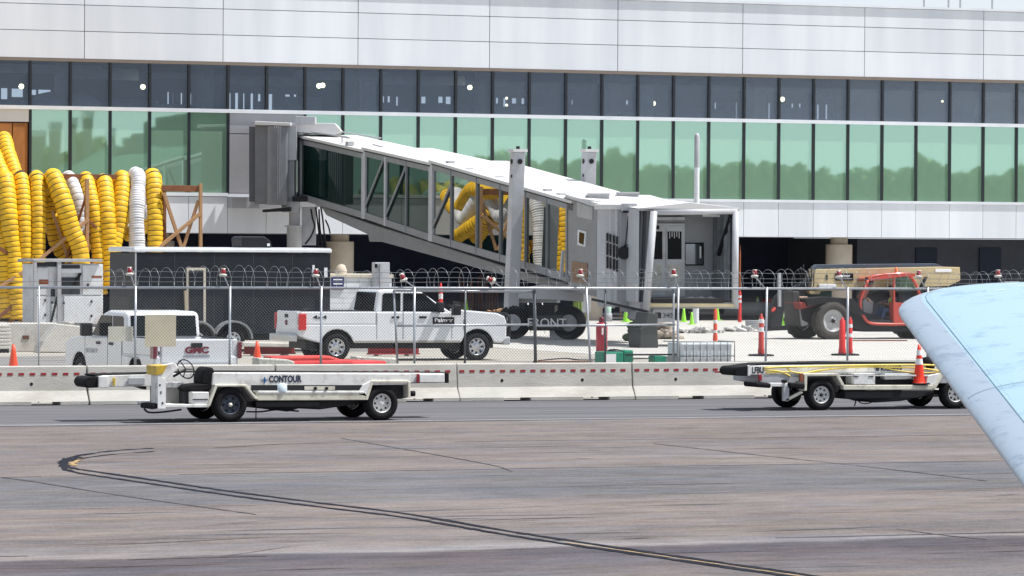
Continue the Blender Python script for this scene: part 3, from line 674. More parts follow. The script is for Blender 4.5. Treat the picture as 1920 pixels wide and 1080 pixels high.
# front frame tubes
def ctube(pts, r, name, m, n=10, parent=BR):
    mb = MB().tube([(*inb(Fc, x, y), z) for x, y, z in pts], r, n); return mb.build(name, m, parent)
a = Fc.P(1224,398,-.05); b = Fc.P(1382,396,-.05); ctube([(a[0],-.05,a[1]),(b[0],-.05,b[1])], .1, 'front_beam', blight)
a = Fc.P(1379,398,-.05); b = Fc.P(1378,574,-.05); ctube([(a[0],-.05,a[1]+.05),(b[0],-.05,b[1])], .11, 'front_post', blight)
a = Fc.P(1226,396,-.1); b = Fc.P(1211,582,-.1); ctube([(a[0],-.1,a[1]),(b[0],-.1,b[1])], .12, 'front_post', blight)
# folded weather bellows beside the opening
for k in range(6):
    x0 = 1196+k*4.6; t = k/5
    rpiece(Fc, ((x0+6*t,392-t),(x0+4.2+6*t,392-t),(x0-1+2*t,584),(x0-5.2+2*t,584)), .55-.1*k, 1.1-.1*k, 'bellows_fold', bgrey if k % 2 else mat('bellows_dark', (.10,.11,.13), .6, var=.2))
# doors, window
cpiece(rpoly(1216,1284,419,556), D-.08, D-.01, 'door_frame', white)
for x0, x1 in ((1218,1246),(1249,1282)):
    dd = cpiece(rpoly(x0,x1,424,554), D-.12, D-.08, 'door', white, .01)
    cpiece(rpoly(x0+3,x1-4,434,486), D-.14, D-.115, 'pane', darkglass, 0, dd)
    cpiece(rpoly(x0+3,x1-4,495,548), D-.135, D-.115, 'panel', white_worn, .01, dd)
    for k in range(5):
        if x1-x0 > 30 or k < 2: cpiece(rpoly(x0+6+k*4.4,x0+7.6+k*4.4,434,447-(k%2)*3), D-.15, D-.141, 'shred', white, 0, dd)
cpiece(rpoly(1230,1236,423,430), D-.15, D-.12, 'door_closer', blackp)
cpiece(rpoly(1220,1284,407,413), D-.25, D-.05, 'light_fitting', white)
fw = cpiece(rpoly(1283,1320,455,498), D-.06, D-.01, 'window_frame', blackp, .04)
cpiece(rpoly(1285.5,1317.5,457.5,495.5), D-.09, D-.055, 'pane', glass('cab_mirror_glass', (.8,.85,.9), .35, (.1,.12,.15), .05, (.1,.12,.14), .3), 0, fw)
cpiece(rpoly(1312,1315,462,484), D-.12, D-.085, 'handle', reflective)
cpiece(((1230,400),(1246,400),(1246,403),(1230,403)), D*.6, D*.7, 'light_fitting', white)
cpiece(((1318,402),(1350,403),(1350,407),(1318,406)), D*.4, D*.45, 'light_fitting', white)
# tarpaulin hanging on the right side, dark bar drawn for the diagonal shadow
ft = MB(); n = 26
for i in range(n+1):
    y = .25+(D-.4)*i/n; dx = .05*math.sin(i*1.7)+.04*math.sin(i*.63)
    for z in (zf+.05, zt-.05): ft.v.append((xr_-.25+dx, y, z))
for i in range(n): ft.f.append([2*i,2*i+2,2*i+3,2*i+1]); ft.m.append(0); ft.s.append(True)
ft.v = [(*inb(Fc, x, y), z) for x, y, z in ft.v]; ft.build('curtain', mat('grey_tarpaulin', (.20,.22,.24), .5, var=.3, scale=3), BR)
a = Fc.P(1371,404,.3); b = Fc.P(1347,478,1.2); MB().bar((*inb(Fc,a[0],.3),a[1]),(*inb(Fc,b[0],1.2),b[1]),.1,.12).build('strut', blackp, BR)  # black bar stands in for the diagonal shadow on the side wall
cbox(xl, xr_-.5, -.05, .12, zf-.02, zf+.14, 'bumper', blackp, .03)
cbox(xl-.1, xr_-.1, -.14, -.02, zf-.14, zf-.04, 'floor_edge', mat('faded_yellow_edge', (.6,.5,.3), .6, var=.2, dirt=.6, dirtcol=(.3,.28,.25)))
cpiece(rpoly(1224,1266,579,604), .2, .5, 'number_box', blight, .02)
o_ = text('cab_number', '3400', 0, 0, .16, blackp, BR); q = Fc.P(1255,592,.19); o_.location = (*inb(Fc,q[0],.185),q[1]); o_.rotation_euler = (math.pi/2,0,Fc.yaw-Fb.yaw)
cpiece(rpoly(1229,1240,586,597), .17, .2, 'emblem', blackp, .02)
cpiece(rpoly(1195,1225,575,600), .3, 1.6, 'cab_bracket', bgrey, .03)
# white sack lying on the cab floor
sk = MB(); q = Fc.P(1290, 560, .6)
for i in range(9):
    sk.add([Vector((*inb(Fc, q[0]+i*.11, .6+.05*math.sin(i)), zf+.09)) + Vector((v.x*.14, v.y*.14, v.z*(.07+.03*math.sin(i*2)))) for v in iv], fi, 0, True)
tag(sk.build('cloth_bundle', mat('pale_cloth', (.5,.5,.5), .9, var=.3, scale=8)), 'crumpled pale cloth lying on the open cab floor of the boarding bridge', 'cloth').parent = None
bpy.data.objects['cloth_bundle'].location = (Fb.o.x, Fb.o.y, 0); bpy.data.objects['cloth_bundle'].rotation_euler.z = Fb.yaw

# ---- drive bogie
Fg = camframe(1010, 146.8, -R(8))
def gp(pts, v0, v1, name, m, bevel=.02, parent=BR): return rpiece(Fg, pts, v0, v1, name, m, bevel, parent)
gp(((975,541),(1022,532),(1072,540),(1094,548),(1094,566),(1040,562),(970,560)), -.1, 1.6, 'cross_beam', blight)
gp(rpoly(950,1044,556,568), .25, 1.2, 'axle_beam', gsteel)
gp(rpoly(984,1040,572,592), .2, 1.0, 'drive_frame', blackp)
bn = gp(rpoly(992,1056,592,620), -.25, -.2, 'banner', mat('black_banner', (.01,.01,.012), .6), 0)
o_ = text('banner_lettering', 'FRONT', 0, 0, .30, reflective, BR, bold=.004); q = Fg.P(1025,606,-.27); o_.location = (*inb(Fg,q[0],-.27),q[1]); o_.rotation_euler = (math.pi/2,0,Fg.yaw-Fb.yaw)
gp(rpoly(1030,1078,612,638), .0, .9, 'drive_motor', gsteel, .05)
def bwheel(px, py, R_, W_, v):
    q = Fg.P(px, py, v); zc = max(R_, q[1]); ax = (math.sin(0), 1, 0); mb = MB()
    mb.lathe((q[0], v, R_), (0,1,0), [(R_*.5,0),(R_*.55,-.02),(R_*.93,.0),(R_,.06),(R_,W_-.06),(R_*.93,W_),(R_*.5,W_)], 32)
    mb.lathe((q[0], v+.06, R_), (0,1,0), [(0,-.05),(R_*.2,-.05),(R_*.25,.0),(R_*.5,-.02)], 24, 1)
    mb.v = [(*inb(Fg, x, y), z) for x, y, z in mb.v]; mb.build('wheel', [black, gsteel], BR)
bwheel(961, 602, .58, .42, -.15); bwheel(1066, 608, .58, .42, -.1)
# ================================================================ AIR DUCTS
def W_(px, py, Y): return PY(px, py, Y)
YH = 156.0
def hose(label, front, Ytop, r, mats, pitch, back, group='yellow and white air ducts draped over the timber frame', Yf=None):
    """front = photo points down the hanging leg; back = points (Y, z, dx) of the run to the terminal"""
    Yf = Yf or Ytop-.9
    n = len(front); leg = []
    for i, (x, y) in enumerate(front):
        t = i/(n-1); leg.append(PY(x, y, Ytop - (.45 if i else 0) - (Ytop-.45-Yf)*max(0, t-.2)))
    top = leg[0]
    pts = [top + Vector((dx, Y-Ytop, z-top.z)) for Y, z, dx in back[::-1]] + [top + Vector((0, .45, -.02)), top] + leg[1:]
    L = thing('air_duct', label, 'air duct', (0,0,0), 0, group)
    o = duct(pts, r, pitch, mats, None, 'air_duct', 18)
    bpy.data.objects.remove(L)
    return tag(o, label, 'air duct', group)
YD = [yellow_duct, ductband]; greywire = mat('grey_wire', (.25,.25,.27), .6)
WD = [white_duct, greywire]
bk_ = lambda z1, z2, dx=0: [(YH+2.2, z1-.5, dx*.4), (YH+4.4, z2-.6, dx*.8), (YH+6.6, z2-.3, dx)]
hose('leftmost yellow duct, half out of the frame below the boarded bay', [(-6,415),(5,470),(9,530),(13,600)], YH+.2, .31, YD, .2, bk_(5.0,5.2))
hose('yellow duct hanging at the left end, just right of the cut-off one', [(11,340),(17,410),(26,490),(30,540),(34,604)], YH, .32, YD, .2, bk_(5.3,5.5))
hose('yellow duct second full one from the left, slightly leaning', [(40,338),(45,418),(48,507),(50,604)], YH+.1, .29, YD, .2, bk_(5.6,5.1))
hose('straight yellow duct third from the left, left of the gap', [(70,340),(72,418),(71,500),(70,604)], YH, .29, YD, .2, bk_(5.2,5.6))
hose('yellow duct slanting down to the right across the white one', [(102,335),(119,380),(134,430),(149,466),(154,520),(155,600)], YH-.35, .34, YD, .21, bk_(5.4,5.0))
hose('white duct partly behind the slanting yellow one', [(131,335),(143,365),(150,405),(152,440),(152,520)], YH+.35, .27, WD, .22, bk_(5.5,5.2))
hose('yellow duct behind the upright timber post', [(163,340),(174,389),(181,430),(185,478),(187,560)], YH+.1, .28, YD, .2, bk_(5.0,5.4))
hose('broad straight yellow duct between the post and the bent one', [(196,343),(200,400),(204,450),(206,540)], YH, .31, YD, .2, bk_(5.7,5.5))
hose('yellow duct bending left at its foot, beside the finely ribbed white duct', [(230,337),(226,390),(222,430),(214,465),(205,540)], YH+.1, .29, YD, .2, bk_(5.3,5.7,.3))
hose('finely ribbed white duct between two yellow ones', [(259,335),(256,400),(257,460),(257,540)], YH-.1, .30, [white_duct, greywire], .095, [(YH+1.4,4.35,.6),(YH+2.6,5.35,.9),(YH+4.2,4.2,1.2),(YH+5.6,5.2,1.0),(YH+6.8,5.0,.8)])
hose('rightmost yellow duct hanging over the timber frame', [(288,335),(291,400),(291,460),(291,540)], YH, .31, YD, .2, [(YH+1.6,5.3,.3),(YH+3.4,5.4,.5),(YH+5.2,4.6,.5),(YH+6.8,5.2,.4)])
hose('yellow duct coming down from the orange boards at the upper left', [(8,262),(14,285),(24,312),(33,345),(38,400)], YH+3.4, .29, YD, .2, [(YH+5.4,7.0,-.3),(YH+7.3,6.9,-.5)], Yf=YH+.9)
hose('short yellow duct cut by the left picture edge below the boards', [(-12,285),(-2,310),(8,335),(12,400)], YH+3.0, .27, YD, .2, [(YH+5.4,6.4,-.3),(YH+7.3,6.4,-.5)], Yf=YH+.9)
hose('yellow duct sagging in the shade behind the gap', [(96,345),(98,400),(104,450),(125,482),(150,470),(172,480)], YH+1.6, .27, YD, .2, bk_(5.2,5.6), Yf=YH+1.2)
hose('low yellow duct curling behind the gap in the row', [(118,350),(115,400),(120,445),(145,462),(180,455),(215,470)], YH+2.2, .26, YD, .2, bk_(4.9,5.6), Yf=YH+2)
for k, (x, lab) in enumerate(((232,'third from the right and lowest'),(270,'nearest the glass'))):
    P_ = [PY(x-8, 372+k*18, YH+1.2+k), PY(x, 392+k*14, YH+2.4), PY(x-6, 420+k*8, YH+3.6), PY(x-30, 440, YH+5)]
    tag(duct(P_, .3, .2, YD, None, 'air_duct', 16), 'yellow duct piece behind the hanging row, %s' % lab, 'air duct', 'yellow and white air ducts draped over the timber frame')
# timber frame
TF = thing('timber_frame', 'rough timber trestle with diagonal braces holding up the air ducts', 'timber frame', (0,0,0))
def plank(a, b, Ya, Yb=None, w_=.12, h=.12, m=timber):
    Yb = Ya if Yb is None else Yb; p, q = PY(*a, Ya), PY(*b, Yb); MB().bar(p, q, w_, h).build('timber', m, TF, .008)
tb2 = mat('dark_weathered_timber', (.22,.085,.035), .8, var=.3, scale=6)
YF = YH-.8
plank((163,335),(163,600),YF,w_=.13,h=.16); plank((376,344),(376,560),YF); plank((303,353),(378,354),YF+.1,w_=.08,h=.24,m=tb2)
plank((166,411),(56,501),YF-.1); plank((56,501),(-10,545),YF-.1); plank((166,414),(224,467),YF+.1,w_=.1,h=.1,m=tb2)
plank((160,372),(123,490),YF+.15,w_=.08,h=.09,m=tb2); plank((98,395),(130,495),YF+.3,w_=.08,h=.1)
plank((377,399),(298,464),YF-.1,h=.13); plank((307,362),(341,466),YF); plank((372,376),(343,466),YF+.05,w_=.08); plank((308,352),(309,560),YF+.2,m=tb2)
plank((-5,462),(52,502),YF+.1,m=tb2); plank((-5,597),(40,560),YF-.1,m=tb2); plank((0,620),(48,578),YF-.1,w_=.1,m=tb2); plank((42,545),(42,640),YF); plank((66,480),(66,650),YF,m=tb2)
plank((90,330),(300,333),YH+.1,YH+.1,w_=.12,h=.18,m=tb2)
for k in range(3): plank((150+k*3,455),(118+k*12,492),YF+.5,w_=.08,m=tb2)

# ================================================================ WHITE MACHINE UNIT
FG = Frame(*PY(130, 600, 148.0).xy, 0); GEN = at(FG, 'machine_unit', 'white steel machine unit with open bay and rust streaks beside the dark trailer', 'machine unit')
def fp(fr, parent, pts, v0, v1, name, m, bevel=0.): return MB().prism(fr.poly(pts, v0), v0, v1).build(name, m, parent, bevel)
wpan = mat('white_unit_panel', (.68,.70,.73), .5, var=.08, scale=2, dirt=.5, dirtcol=(.35,.2,.14), dscale=1.6)
g = lambda *a, **k: fp(FG, GEN, *a, **k)
g(rpoly(68,193,495,625), .25, 2.0, 'cabinet', wpan)
for x0,x1,y0,y1 in ((69,90,502,553),(155,192,497,553),(69,94,556,608),(120,192,556,612)): g(rpoly(x0,x1,y0,y1), .18, .25, 'door_panel', wpan, .015)
for x0,x1,y0,y1 in ((70,112,492,500),(115,150,497,503),(108,150,520,536),(96,110,540,556),(112,150,540,552)): g(rpoly(x0,x1,y0,y1), .2, .25, 'opening', trimdark)
g(rpoly(113,152,504,512), .16, .25, 'shelf', white)
g(rpoly(64,192,486,491), 0, 2.1, 'top_frame', gsteel); g(rpoly(108,115,490,612), .02, .14, 'post', gsteel); g(rpoly(64,69,490,640), 0, .12, 'post', gsteel)
g(((148,512),(154,512),(143,535),(139,535)), .12, .18, 'strut', blackp); g(((106,556),(110,556),(98,604),(95,604)), .1, .16, 'hose', blackp); g(rpoly(104,107,523,556), .1,.16,'pipe', gsteel)
rust = mat('rust_patch', (.30,.09,.04), .8, var=.4, scale=6)
for x0,x1,y0,y1 in ((73,91,524,533),(172,191,517,521)): g(rpoly(x0,x1,y0,y1), .172, .18, 'rust_stain', rust)
for x, y in ((85,563),(98,567),(120,568),(172,565),(85,590),(172,592),(165,534)): g(rpoly(x-1.5,x+1.5,y-2,y+2.5), .15, .18, 'latch', blackp)

# ================================================================ ENCLOSED TRAILER
YT = 122.0; FT = Frame(*PY(252, 640, YT).xy, 0); TR = at(FT, 'enclosed_trailer', 'charcoal enclosed cargo trailer with white roof edge and side door', 'trailer')
charc = mat('charcoal_trailer_skin', (.014,.017,.024), .45, var=.25, scale=1.5, dirt=.25, dirtcol=(.05,.05,.055), dscale=2, spec=.3)
xL = 0; xR = FT.P(620, 500)[0]; zt = FT.P(430, 473)[1]; zb = .52
MB().box(0, xR, 0, 2.5, zb, zt-.02).build('body', charc, TR, .03)
MB().box(-.03, xR+.03, -.03, 2.53, zt, zt+.10).build('roof_edge', mat('white_roof_edge', (.72,.76,.8), .4), TR, .02)
MB().box(.0, xR, .02, 2.48, zt+.10, zt+.14).build('roof', white, TR)
for i in range(1, 5):
    x = xR*i/5; MB().box(x-.012, x+.012, -.008, 0.0, zb+.05, zt-.05).build('panel_seam', trimdark, TR)
MB().box(0, .05, -.012, 0, zb, zt).build('corner_trim', gsteel, TR)
fd = fp(FT, TR, rpoly(350,386,502,608), -.03, -.005, 'door_frame', mat('beige_trim', (.55,.5,.42), .5), 0)
fp(FT, TR, rpoly(354.5,381.5,507,604), -.045, -.02, 'door', charc)
fp(FT, TR, ((346,545),(351,545),(351,590),(348,590)), -.14, -.04, 'door_holdback', mat('tan_strap', (.45,.38,.28), .7))
fp(FT, TR, rpoly(586,590,497,510), -.03, 0, 'marker_lamp', white)
fp(FT, TR, rpoly(608,614,502,520), -.03, 0, 'marker_lamp', white)
fe = MB(); c = FT.P(433, 640)
ring = [(c[0]+.62*math.cos(a), .40+.56*math.sin(a)) for a in [math.pi*k/12 for k in range(13)]]
inn = [(c[0]+.56*math.cos(a), .40+.50*math.sin(a)) for a in [math.pi*k/12 for k in range(12,-1,-1)]]
fe.prism(ring+inn, -.28, 0, 0); fe.build('fender', mat('fender_grey', (.24,.25,.26), .5), TR)
fe = MB(); ring2 = [(x-1.15, z) for x, z in ring]; inn2 = [(x-1.15, z) for x, z in inn]; fe.prism(ring2+inn2, -.28, 0, 0); fe.build('fender', mat('fender_grey', (.24,.25,.26), .5), TR)
def wheel(parent, x, y, R_, W, rimmat, side=-1, rr=.58, style='spoke', hubmat=None, tyremat=None, lugs=0):
    """tyre and rim; the outer face looks to side (-1 = -y)"""
    mb = MB(); s_ = side
    mb.lathe((x, y, R_), (0,-s_,0), [(R_*rr,.03),(R_*(rr+.03),0),(R_*.93,.0),(R_*.985,.035),(R_,.05),(R_,W-.05),(R_*.985,W-.035),(R_*.93,W),(R_*rr,W)], 36)
    if lugs:
        for k in range(lugs):
            a = 2*math.pi*k/lugs
            for q in (0, 1):
                aa = a+q*math.pi/lugs; ca, sa = math.cos(aa), math.sin(aa); r0, r1 = R_*.97, R_*1.03
                y0, y1 = (y+.02, y+W*.55) if q == 0 else (y+W*.45, y+W-.02)
                if s_ > 0: y0, y1 = 2*y-y1, 2*y-y0
                dx, dz = -sa*.05, ca*.05
                mb.add([(x+ca*r+dx*e_, yy, R_+sa*r+dz*e_) for yy in (y0, y1) for r, e_ in ((r0,-1),(r0,1),(r1,1),(r1,-1))], [(0,1,2,3),(7,6,5,4),(0,4,5,1),(1,5,6,2),(2,6,7,3),(3,7,4,0)])
    t = mb.build('tyre', tyremat or black, parent)
    rm = MB(); r0 = R_*rr
    rm.lathe((x, y, R_), (0,-s_,0), [(r0,.02),(r0*.97,.01),(r0*.92,.02),(r0*.86,.06),(r0*.8,.075),(r0*.5,.07 if style != 'dish' else .11),(r0*.35,.045),(r0*.3,.03),(0,.03)], 32)
    rim = rm.build('rim', rimmat, t)
    k_ = {'spoke': 8, 'oval': 8, 'dish': 0, 'plain': 6}[style]; hm = MB()
    for k in range(k_):
        a = 2*math.pi*k/k_; ca, sa = math.cos(a), math.sin(a); rc = r0*.68; rd = r0*(.13 if style != 'oval' else .1)
        hm.cyl((x+ca*rc, y-s_*.058, R_+sa*rc), (x+ca*rc, y-s_*.085, R_+sa*rc), rd, n=8)
    if k_: hm.build('rim_hole', blackp, rim, kind='stuff')
    if hubmat: MB().lathe((x, y-s_*.025, R_), (0,-s_,0), [(0,-.03),(r0*.18,-.02),(r0*.22,.02)], 16).build('hub', hubmat, rim)
    nb = MB()
    for k in range(6):
        a = 2*math.pi*k/6+.3; nb.cyl((x+math.cos(a)*r0*.3, y-s_*.01, R_+math.sin(a)*r0*.3), (x+math.cos(a)*r0*.3, y-s_*.05, R_+math.sin(a)*r0*.3), r0*.045, n=6)
    nb.build('lug_nut', chrome if hubmat is None else blackp, rim, kind='stuff')
    return t
wheel(TR, c[0], -.24, .38, .22, white, rr=.6); wheel(TR, c[0]-1.15, -.24, .38, .22, white, rr=.6)
MB().box(.4, xR-.1, .1, 2.4, .35, .52).build('chassis', blackp, TR)
rv = fp(FT, TR, ((453,447),(458,443),(496,443),(508,452),(511,464),(508,466),(455,466)), .9, 1.9, 'roof_vent', blackp, .04)
q = FT.P(503,459,.9); MB().box(q[0]-.04,q[0]+.04,.87,.9,q[1]-.04,q[1]+.04).build('marker', white, rv)

# ================================================================ PICKUP TRUCKS
vpaint = mat('white_vehicle_paint', (.72,.74,.77), .28, var=.03, coat=.6, dirt=.25, dirtcol=(.45,.42,.38), dscale=1.0)
taill = mat('tail_lamp_red', (.55,.02,.02), .2, var=.1, coat=.5); amber = mat('dark_red_lens', (.18,.01,.03), .2, var=.1, coat=.5)
def pickup(fr, label, L, W, xr, xf, zs, zr, zroof, cab, hood, near, style, hb=0.0):
    T = at(fr, 'pickup_truck', label, 'pickup truck', 'white pickup trucks parked behind the fence')
    hw = W/2; ra = .50
    def arch(xc): return [(xc+ra*math.cos(a), .40+ra*math.sin(a)) for a in [math.pi*k/10 for k in range(11)]]
    base = [(0,.72),(0,zr-.35),(cab[0],zr-.35),(cab[0],zr),(cab[3]+.02,zr-.01),(hood[0],zr-.02+hb),(hood[1],zr-.09+hb*.6),(L-.06,zr-.17+hb*.4),(L,zr-.32),(L,.62),(L-.15,.5)]
    bot = [(L-.15,.5)] + [(x, max(z, zs)) for x, z in arch(xf)] + [(x, max(z, zs)) for x, z in arch(xr)] + [(.25,zs+.1)]
    bo = MB().prism(base+bot[1:], -hw, hw).build('body', [vpaint, blackp], T, .05)
    for p_ in bo.data.polygons:
        c_ = p_.center
        if abs(p_.normal.y) < .1 and any(math.hypot(c_.x-xx, c_.z-.40) < ra+.01 for xx in (xr, xf)): p_.material_index = 1
    MB().box(cab[0]-.02-(cab[0]-.06), cab[0], -hw+.002, -hw+.14, zr-.36, zr+.0).build('bed_side', vpaint, T, .03)
    MB().box(.06, cab[0], hw-.14, hw-.002, zr-.36, zr+.0).build('bed_side', vpaint, T, .03)
    for s_ in (-1, 1): MB().box(.1, cab[0]-.02, s_*(hw-.11)-.05, s_*(hw-.11)+.05, zr, zr+.02).build('bed_rail_cap', blackp, T)
    tg = MB().box(-.02, .10, -hw+.16, hw-.16, .78, zr-.0).build('tailgate', vpaint, T, .03)
    MB().box(-.035, -.015, -.13, .13, zr-.18, zr-.08).build('tailgate_handle', blackp, tg)
    MB().prism([(cab[0],zr-.02),(cab[0]+.10,zroof-.03),(cab[0]+.25,zroof),(cab[2]-.35,zroof+.01),(cab[2],zroof-.06),(cab[3],zr-.03)], -hw+.12, hw-.12).build('cab', vpaint, T, .09, 3)
    # glass
    y0 = hw-.12
    gl_ = []
    b = zr+.01; t = zroof-.11
    mid = cab[0]+ (cab[2]-cab[0])*.58
    slope = lambda z: cab[3] + (cab[2]-cab[3])*((z-zr)/(zroof-zr))
    for s_ in (-1, 1):
        ya, yb = s_*(y0-.03), s_*(y0+.012)
        for nm, P_ in (('side_window', [(cab[0]+.22,b),(cab[0]+.24,t-.04),(cab[0]+.3,t),(mid-.04,t),(mid-.04,b)]), ('side_window', [(mid+.04,b),(mid+.04,t),(slope(t)-.12,t),(slope(b)-.20,b+.0),(slope(b)-.3,b-.05),(mid+.5,b)])):
            MB().prism(P_, min(ya,yb), max(ya,yb)).build(nm, darkglass, T)
        MB().box(mid-.008, mid+.008, s_*(hw)-.004, s_*(hw)+.004, zs+.1, b).build('door_seam', trimdark, T)
        for xx in (cab[0]+.03, cab[3]-.05): MB().box(xx-.006, xx+.006, s_*(hw)-.004, s_*(hw)+.004, zs+.1, zr-.03).build('door_seam', trimdark, T)
        for xx in (mid-.22, cab[3]-1.05): MB().box(xx-.13 if xx<mid else xx, xx+.1 if xx<mid else xx+.22, s_*hw-.03, s_*hw+.03, zr-.19, zr-.13).build('door_handle', blackp, T, .01)
        MB().box(cab[3]-.55, cab[3]-.38, s_*(hw+.12)-.13, s_*(hw+.12)+.13, zr-.02, zr+.27).build('wing_mirror', blackp, T, .03)
        MB().box(xr+.53, xf-.53, s_*hw-.01, s_*hw+.006, zs+.0, zs+.06).build('sill_trim', mat('dusty_grey_trim', (.35,.34,.31), .7), T)
        MB().box(-.03, .20, s_*hw-.07, s_*hw+.015, .88, zr-.06).build('tail_lamp', taill if style == 'a' else amber, T, .02)
        for xx in (xr, xf): wheel(T, xx, s_*(hw-.02), .40, .27, chrome, s_, .62, 'spoke')
        MB().box(L-.14, L+.01, s_*(hw-.22)-.18, s_*(hw-.22)+.20, zr-.48, zr-.28).build('headlamp', chrome, T, .02)
    MB().prism([(cab[0]-.012,zr+.02),(cab[0]+.085,zroof-.09),(cab[0]+.12,zroof-.09),(cab[0]+.03,zr+.02)], -y0+.1, y0-.1).build('rear_window', darkglass, T)
    MB().prism([(slope(zroof-.1)+.02,zroof-.1),(slope(zr)+.03,zr+.02),(slope(zr)-.05,zr+.02),(slope(zroof-.1)-.06,zroof-.1)], -y0+.08, y0-.08).build('windscreen', darkglass, T)
    MB().box(L-.02, L+.03, -hw+.42, hw-.42, .72, zr-.22).build('grille', chrome, T, .02)
    MB().box(L-.1, L+.14, -hw+.04, hw-.04, .45, .68).build('front_bumper', chrome if style == 'b' else gsteel, T, .04)
    bmp = MB().box(-.22, -.02, -hw+.08, hw-.08, .56, .76).build('rear_bumper', chrome if style == 'a' else mat('bumper_grey', (.5,.52,.54), .35, metal=.3), T, .03)
    MB().box(.3, L-.3, -hw+.3, hw-.3, .35, .8).build('underbody', blackp, T)
    for xx in (xr, xf): MB().box(xx-.48, xx+.48, -hw+.28, hw-.28, .3, 1.0).build('wheel_well', blackp, T)
    return T, hw
FF = Frame(41.15, 113.45, R(-.5))
ford, hw = pickup(FF, 'white crew-cab pickup with red tail lamp and black company sign on its front door', 6.3, 2.0, 1.14, 5.40, .52, 1.40, 2.03, (2.3,0,3.72,4.66), (4.82,6.0), -1, 'a', .08)
MB().box(4.02, 4.68, -hw-.012, -hw-.004, .99, 1.24).build('door_sign', blackp, ford)
text('sign_lettering', 'Palmer', 4.35, 1.155, .11, reflective, ford, y=-hw-.016, width=.56, bold=.004)
MB().box(4.06, 4.64, -hw-.016, -hw-.013, 1.03, 1.05).build('sign_line', reflective, ford)
text('badge', '4x4', .62, 1.24, .10, blackp, ford, y=-hw-.006, width=.42, bold=.003)
text('number', '2018', 3.05, 1.08, .07, gsteel, ford, y=-hw-.006)
MB().lathe((-.05, .0, 1.08), (-1,0,0), [(0,.01),(.07,.0),(.075,-.02)], 16).build('badge', amber, ford)
MB().prism([(4.55,1.30),(4.78,1.30),(4.78,1.6),(4.55,1.6)], -hw-.30, -hw-.06).build('tow_mirror', blackp, ford, .03)
MB().box(4.97, 5.02, -hw-.012, -hw, .92, 1.18).build('fender_vent', blackp, ford)
bg = MB().tube([(6.5,-.7,.5),(6.5,-.7,1.25),(6.45,-.5,1.32),(6.45,.5,1.32),(6.5,.7,1.25),(6.5,.7,.5)], .05, 8); 
for z in (.7,.9,1.1): bg.cyl((6.5,-.7,z),(6.5,.7,z),.03)
bg.build('bull_bar', blackp, ford)
bx = MB()
bx.box(.5,.75,-.3,.1,1.2,1.47); bx.box(1.2,2.2,-.6,.5,1.1,1.42)
bx.build('load', blackp, ford, kind='stuff')
FGm = Frame(*PY(368, 690, 87.35).xy, R(92.5)); 
gmc, hg_ = pickup(FGm, 'white crew-cab pickup seen from behind at the left with a lettered tailgate', 5.7, 1.96, 1.15, 4.75, .40, 1.30, 1.86, (1.95,0,3.55,4.4), (4.6,5.3), 1, 'b')
o_ = text('tailgate_lettering', 'GMC', 0, 0, .13, amber, gmc, loc=(-.03, 0, 1.06), rot=(math.pi/2,0,-math.pi/2), width=.55, bold=.01)
MB().box(-.03, -.022, -.3, .3, .93, .955).build('tailgate_trim', chrome, gmc)
text('door_lettering', 'SECURITY', 0, 0, .1, gsteel, gmc, loc=(3.9, hg_+.006, .95), rot=(math.pi/2,0,math.pi), width=.75)
# ================================================================ CONCRETE BARRIERS
YBAR = 84.9
bconc = mat('barrier_concrete', (.47,.455,.42), .85, var=.18, scale=1.6, bump=.3, bscale=25, dirt=.6, dirtcol=(.27,.25,.215), dscale=1.1, stretch=(.5,1,1.6))
tape = mat('red_reflective_tape', (.28,.012,.02), .35, var=.2)
BL_ = 4.15
def barmesh(L):
    mb = MB(); pr = [(0,.0),(0,.07),(.15,.30),(.20,.79),(.215,.81),(.385,.81),(.40,.79),(.45,.30),(.60,.07),(.60,0)]
    # feet with lifting slots: the bottom course is cut away in two places
    def span(x0, x1, z0):
        p = [(a, max(b, z0)) for a, b in pr]; mb.prism(p, x0, x1, axis='x')
    cuts = [L*.25, L*.25+.62, L*.70, L*.70+.62]
    mb.prism([(a, max(b, .075) if b < .075 else b) for a, b in pr], .015, L-.015, axis='x')
    for x0, x1 in ((.015, cuts[0]), (cuts[1], cuts[2]), (cuts[3], L-.015)): mb.box(x0, x1, .0, .6, 0, .074)
    return mb.mesh('barrier', bconc)
bme = barmesh(BL_); stm = MB().box(0, .115, -.004, .0, 0, .05).mesh('reflector_strip', tape); hol = MB().cyl((0,-.004,0),(0,.01,0),.035,n=10).mesh('bolt_hole', blackp)
bl_lab = ['concrete barrier segment at the left edge in front of the traffic cone', 'concrete barrier segment behind the front of the lettered belt loader', 'concrete barrier segment behind the rear half of the lettered belt loader',
          'fully visible concrete barrier segment just right of the lettered belt loader', 'concrete barrier segment between the two belt loaders', 'concrete barrier segment behind the belt loader with yellow hose', 'concrete barrier segment hidden mostly by the aircraft wing']
xb = 26.45-BL_
for k in range(7):
    o = bpy.data.objects.new('concrete_barrier', bme); COL.objects.link(o); o.location = (xb+k*BL_, YBAR+random.uniform(-.02,.02), .004); o.rotation_euler.z = random.uniform(-.004,.004)
    tag(o, bl_lab[k], 'barrier', 'concrete barriers along the service road')
    bv = o.modifiers.new('b','BEVEL'); bv.width = .012; bv.limit_method = 'ANGLE'; bv.angle_limit = R(40)
    n = 17
    for i in range(n):
        q = piece('reflector_strip', stm, o, (.06+i*(BL_-.1)/n, .176+.002, .62)); q.rotation_euler.x = -.10
    for i in (1.05, 2.95): piece('bolt_hole', hol, o, (i, .162, .44)).rotation_euler.x = -.10
MB().box(xb-3*BL_, xb-.1, YBAR, YBAR+.6, 0, .8).build('concrete_barrier', bconc)
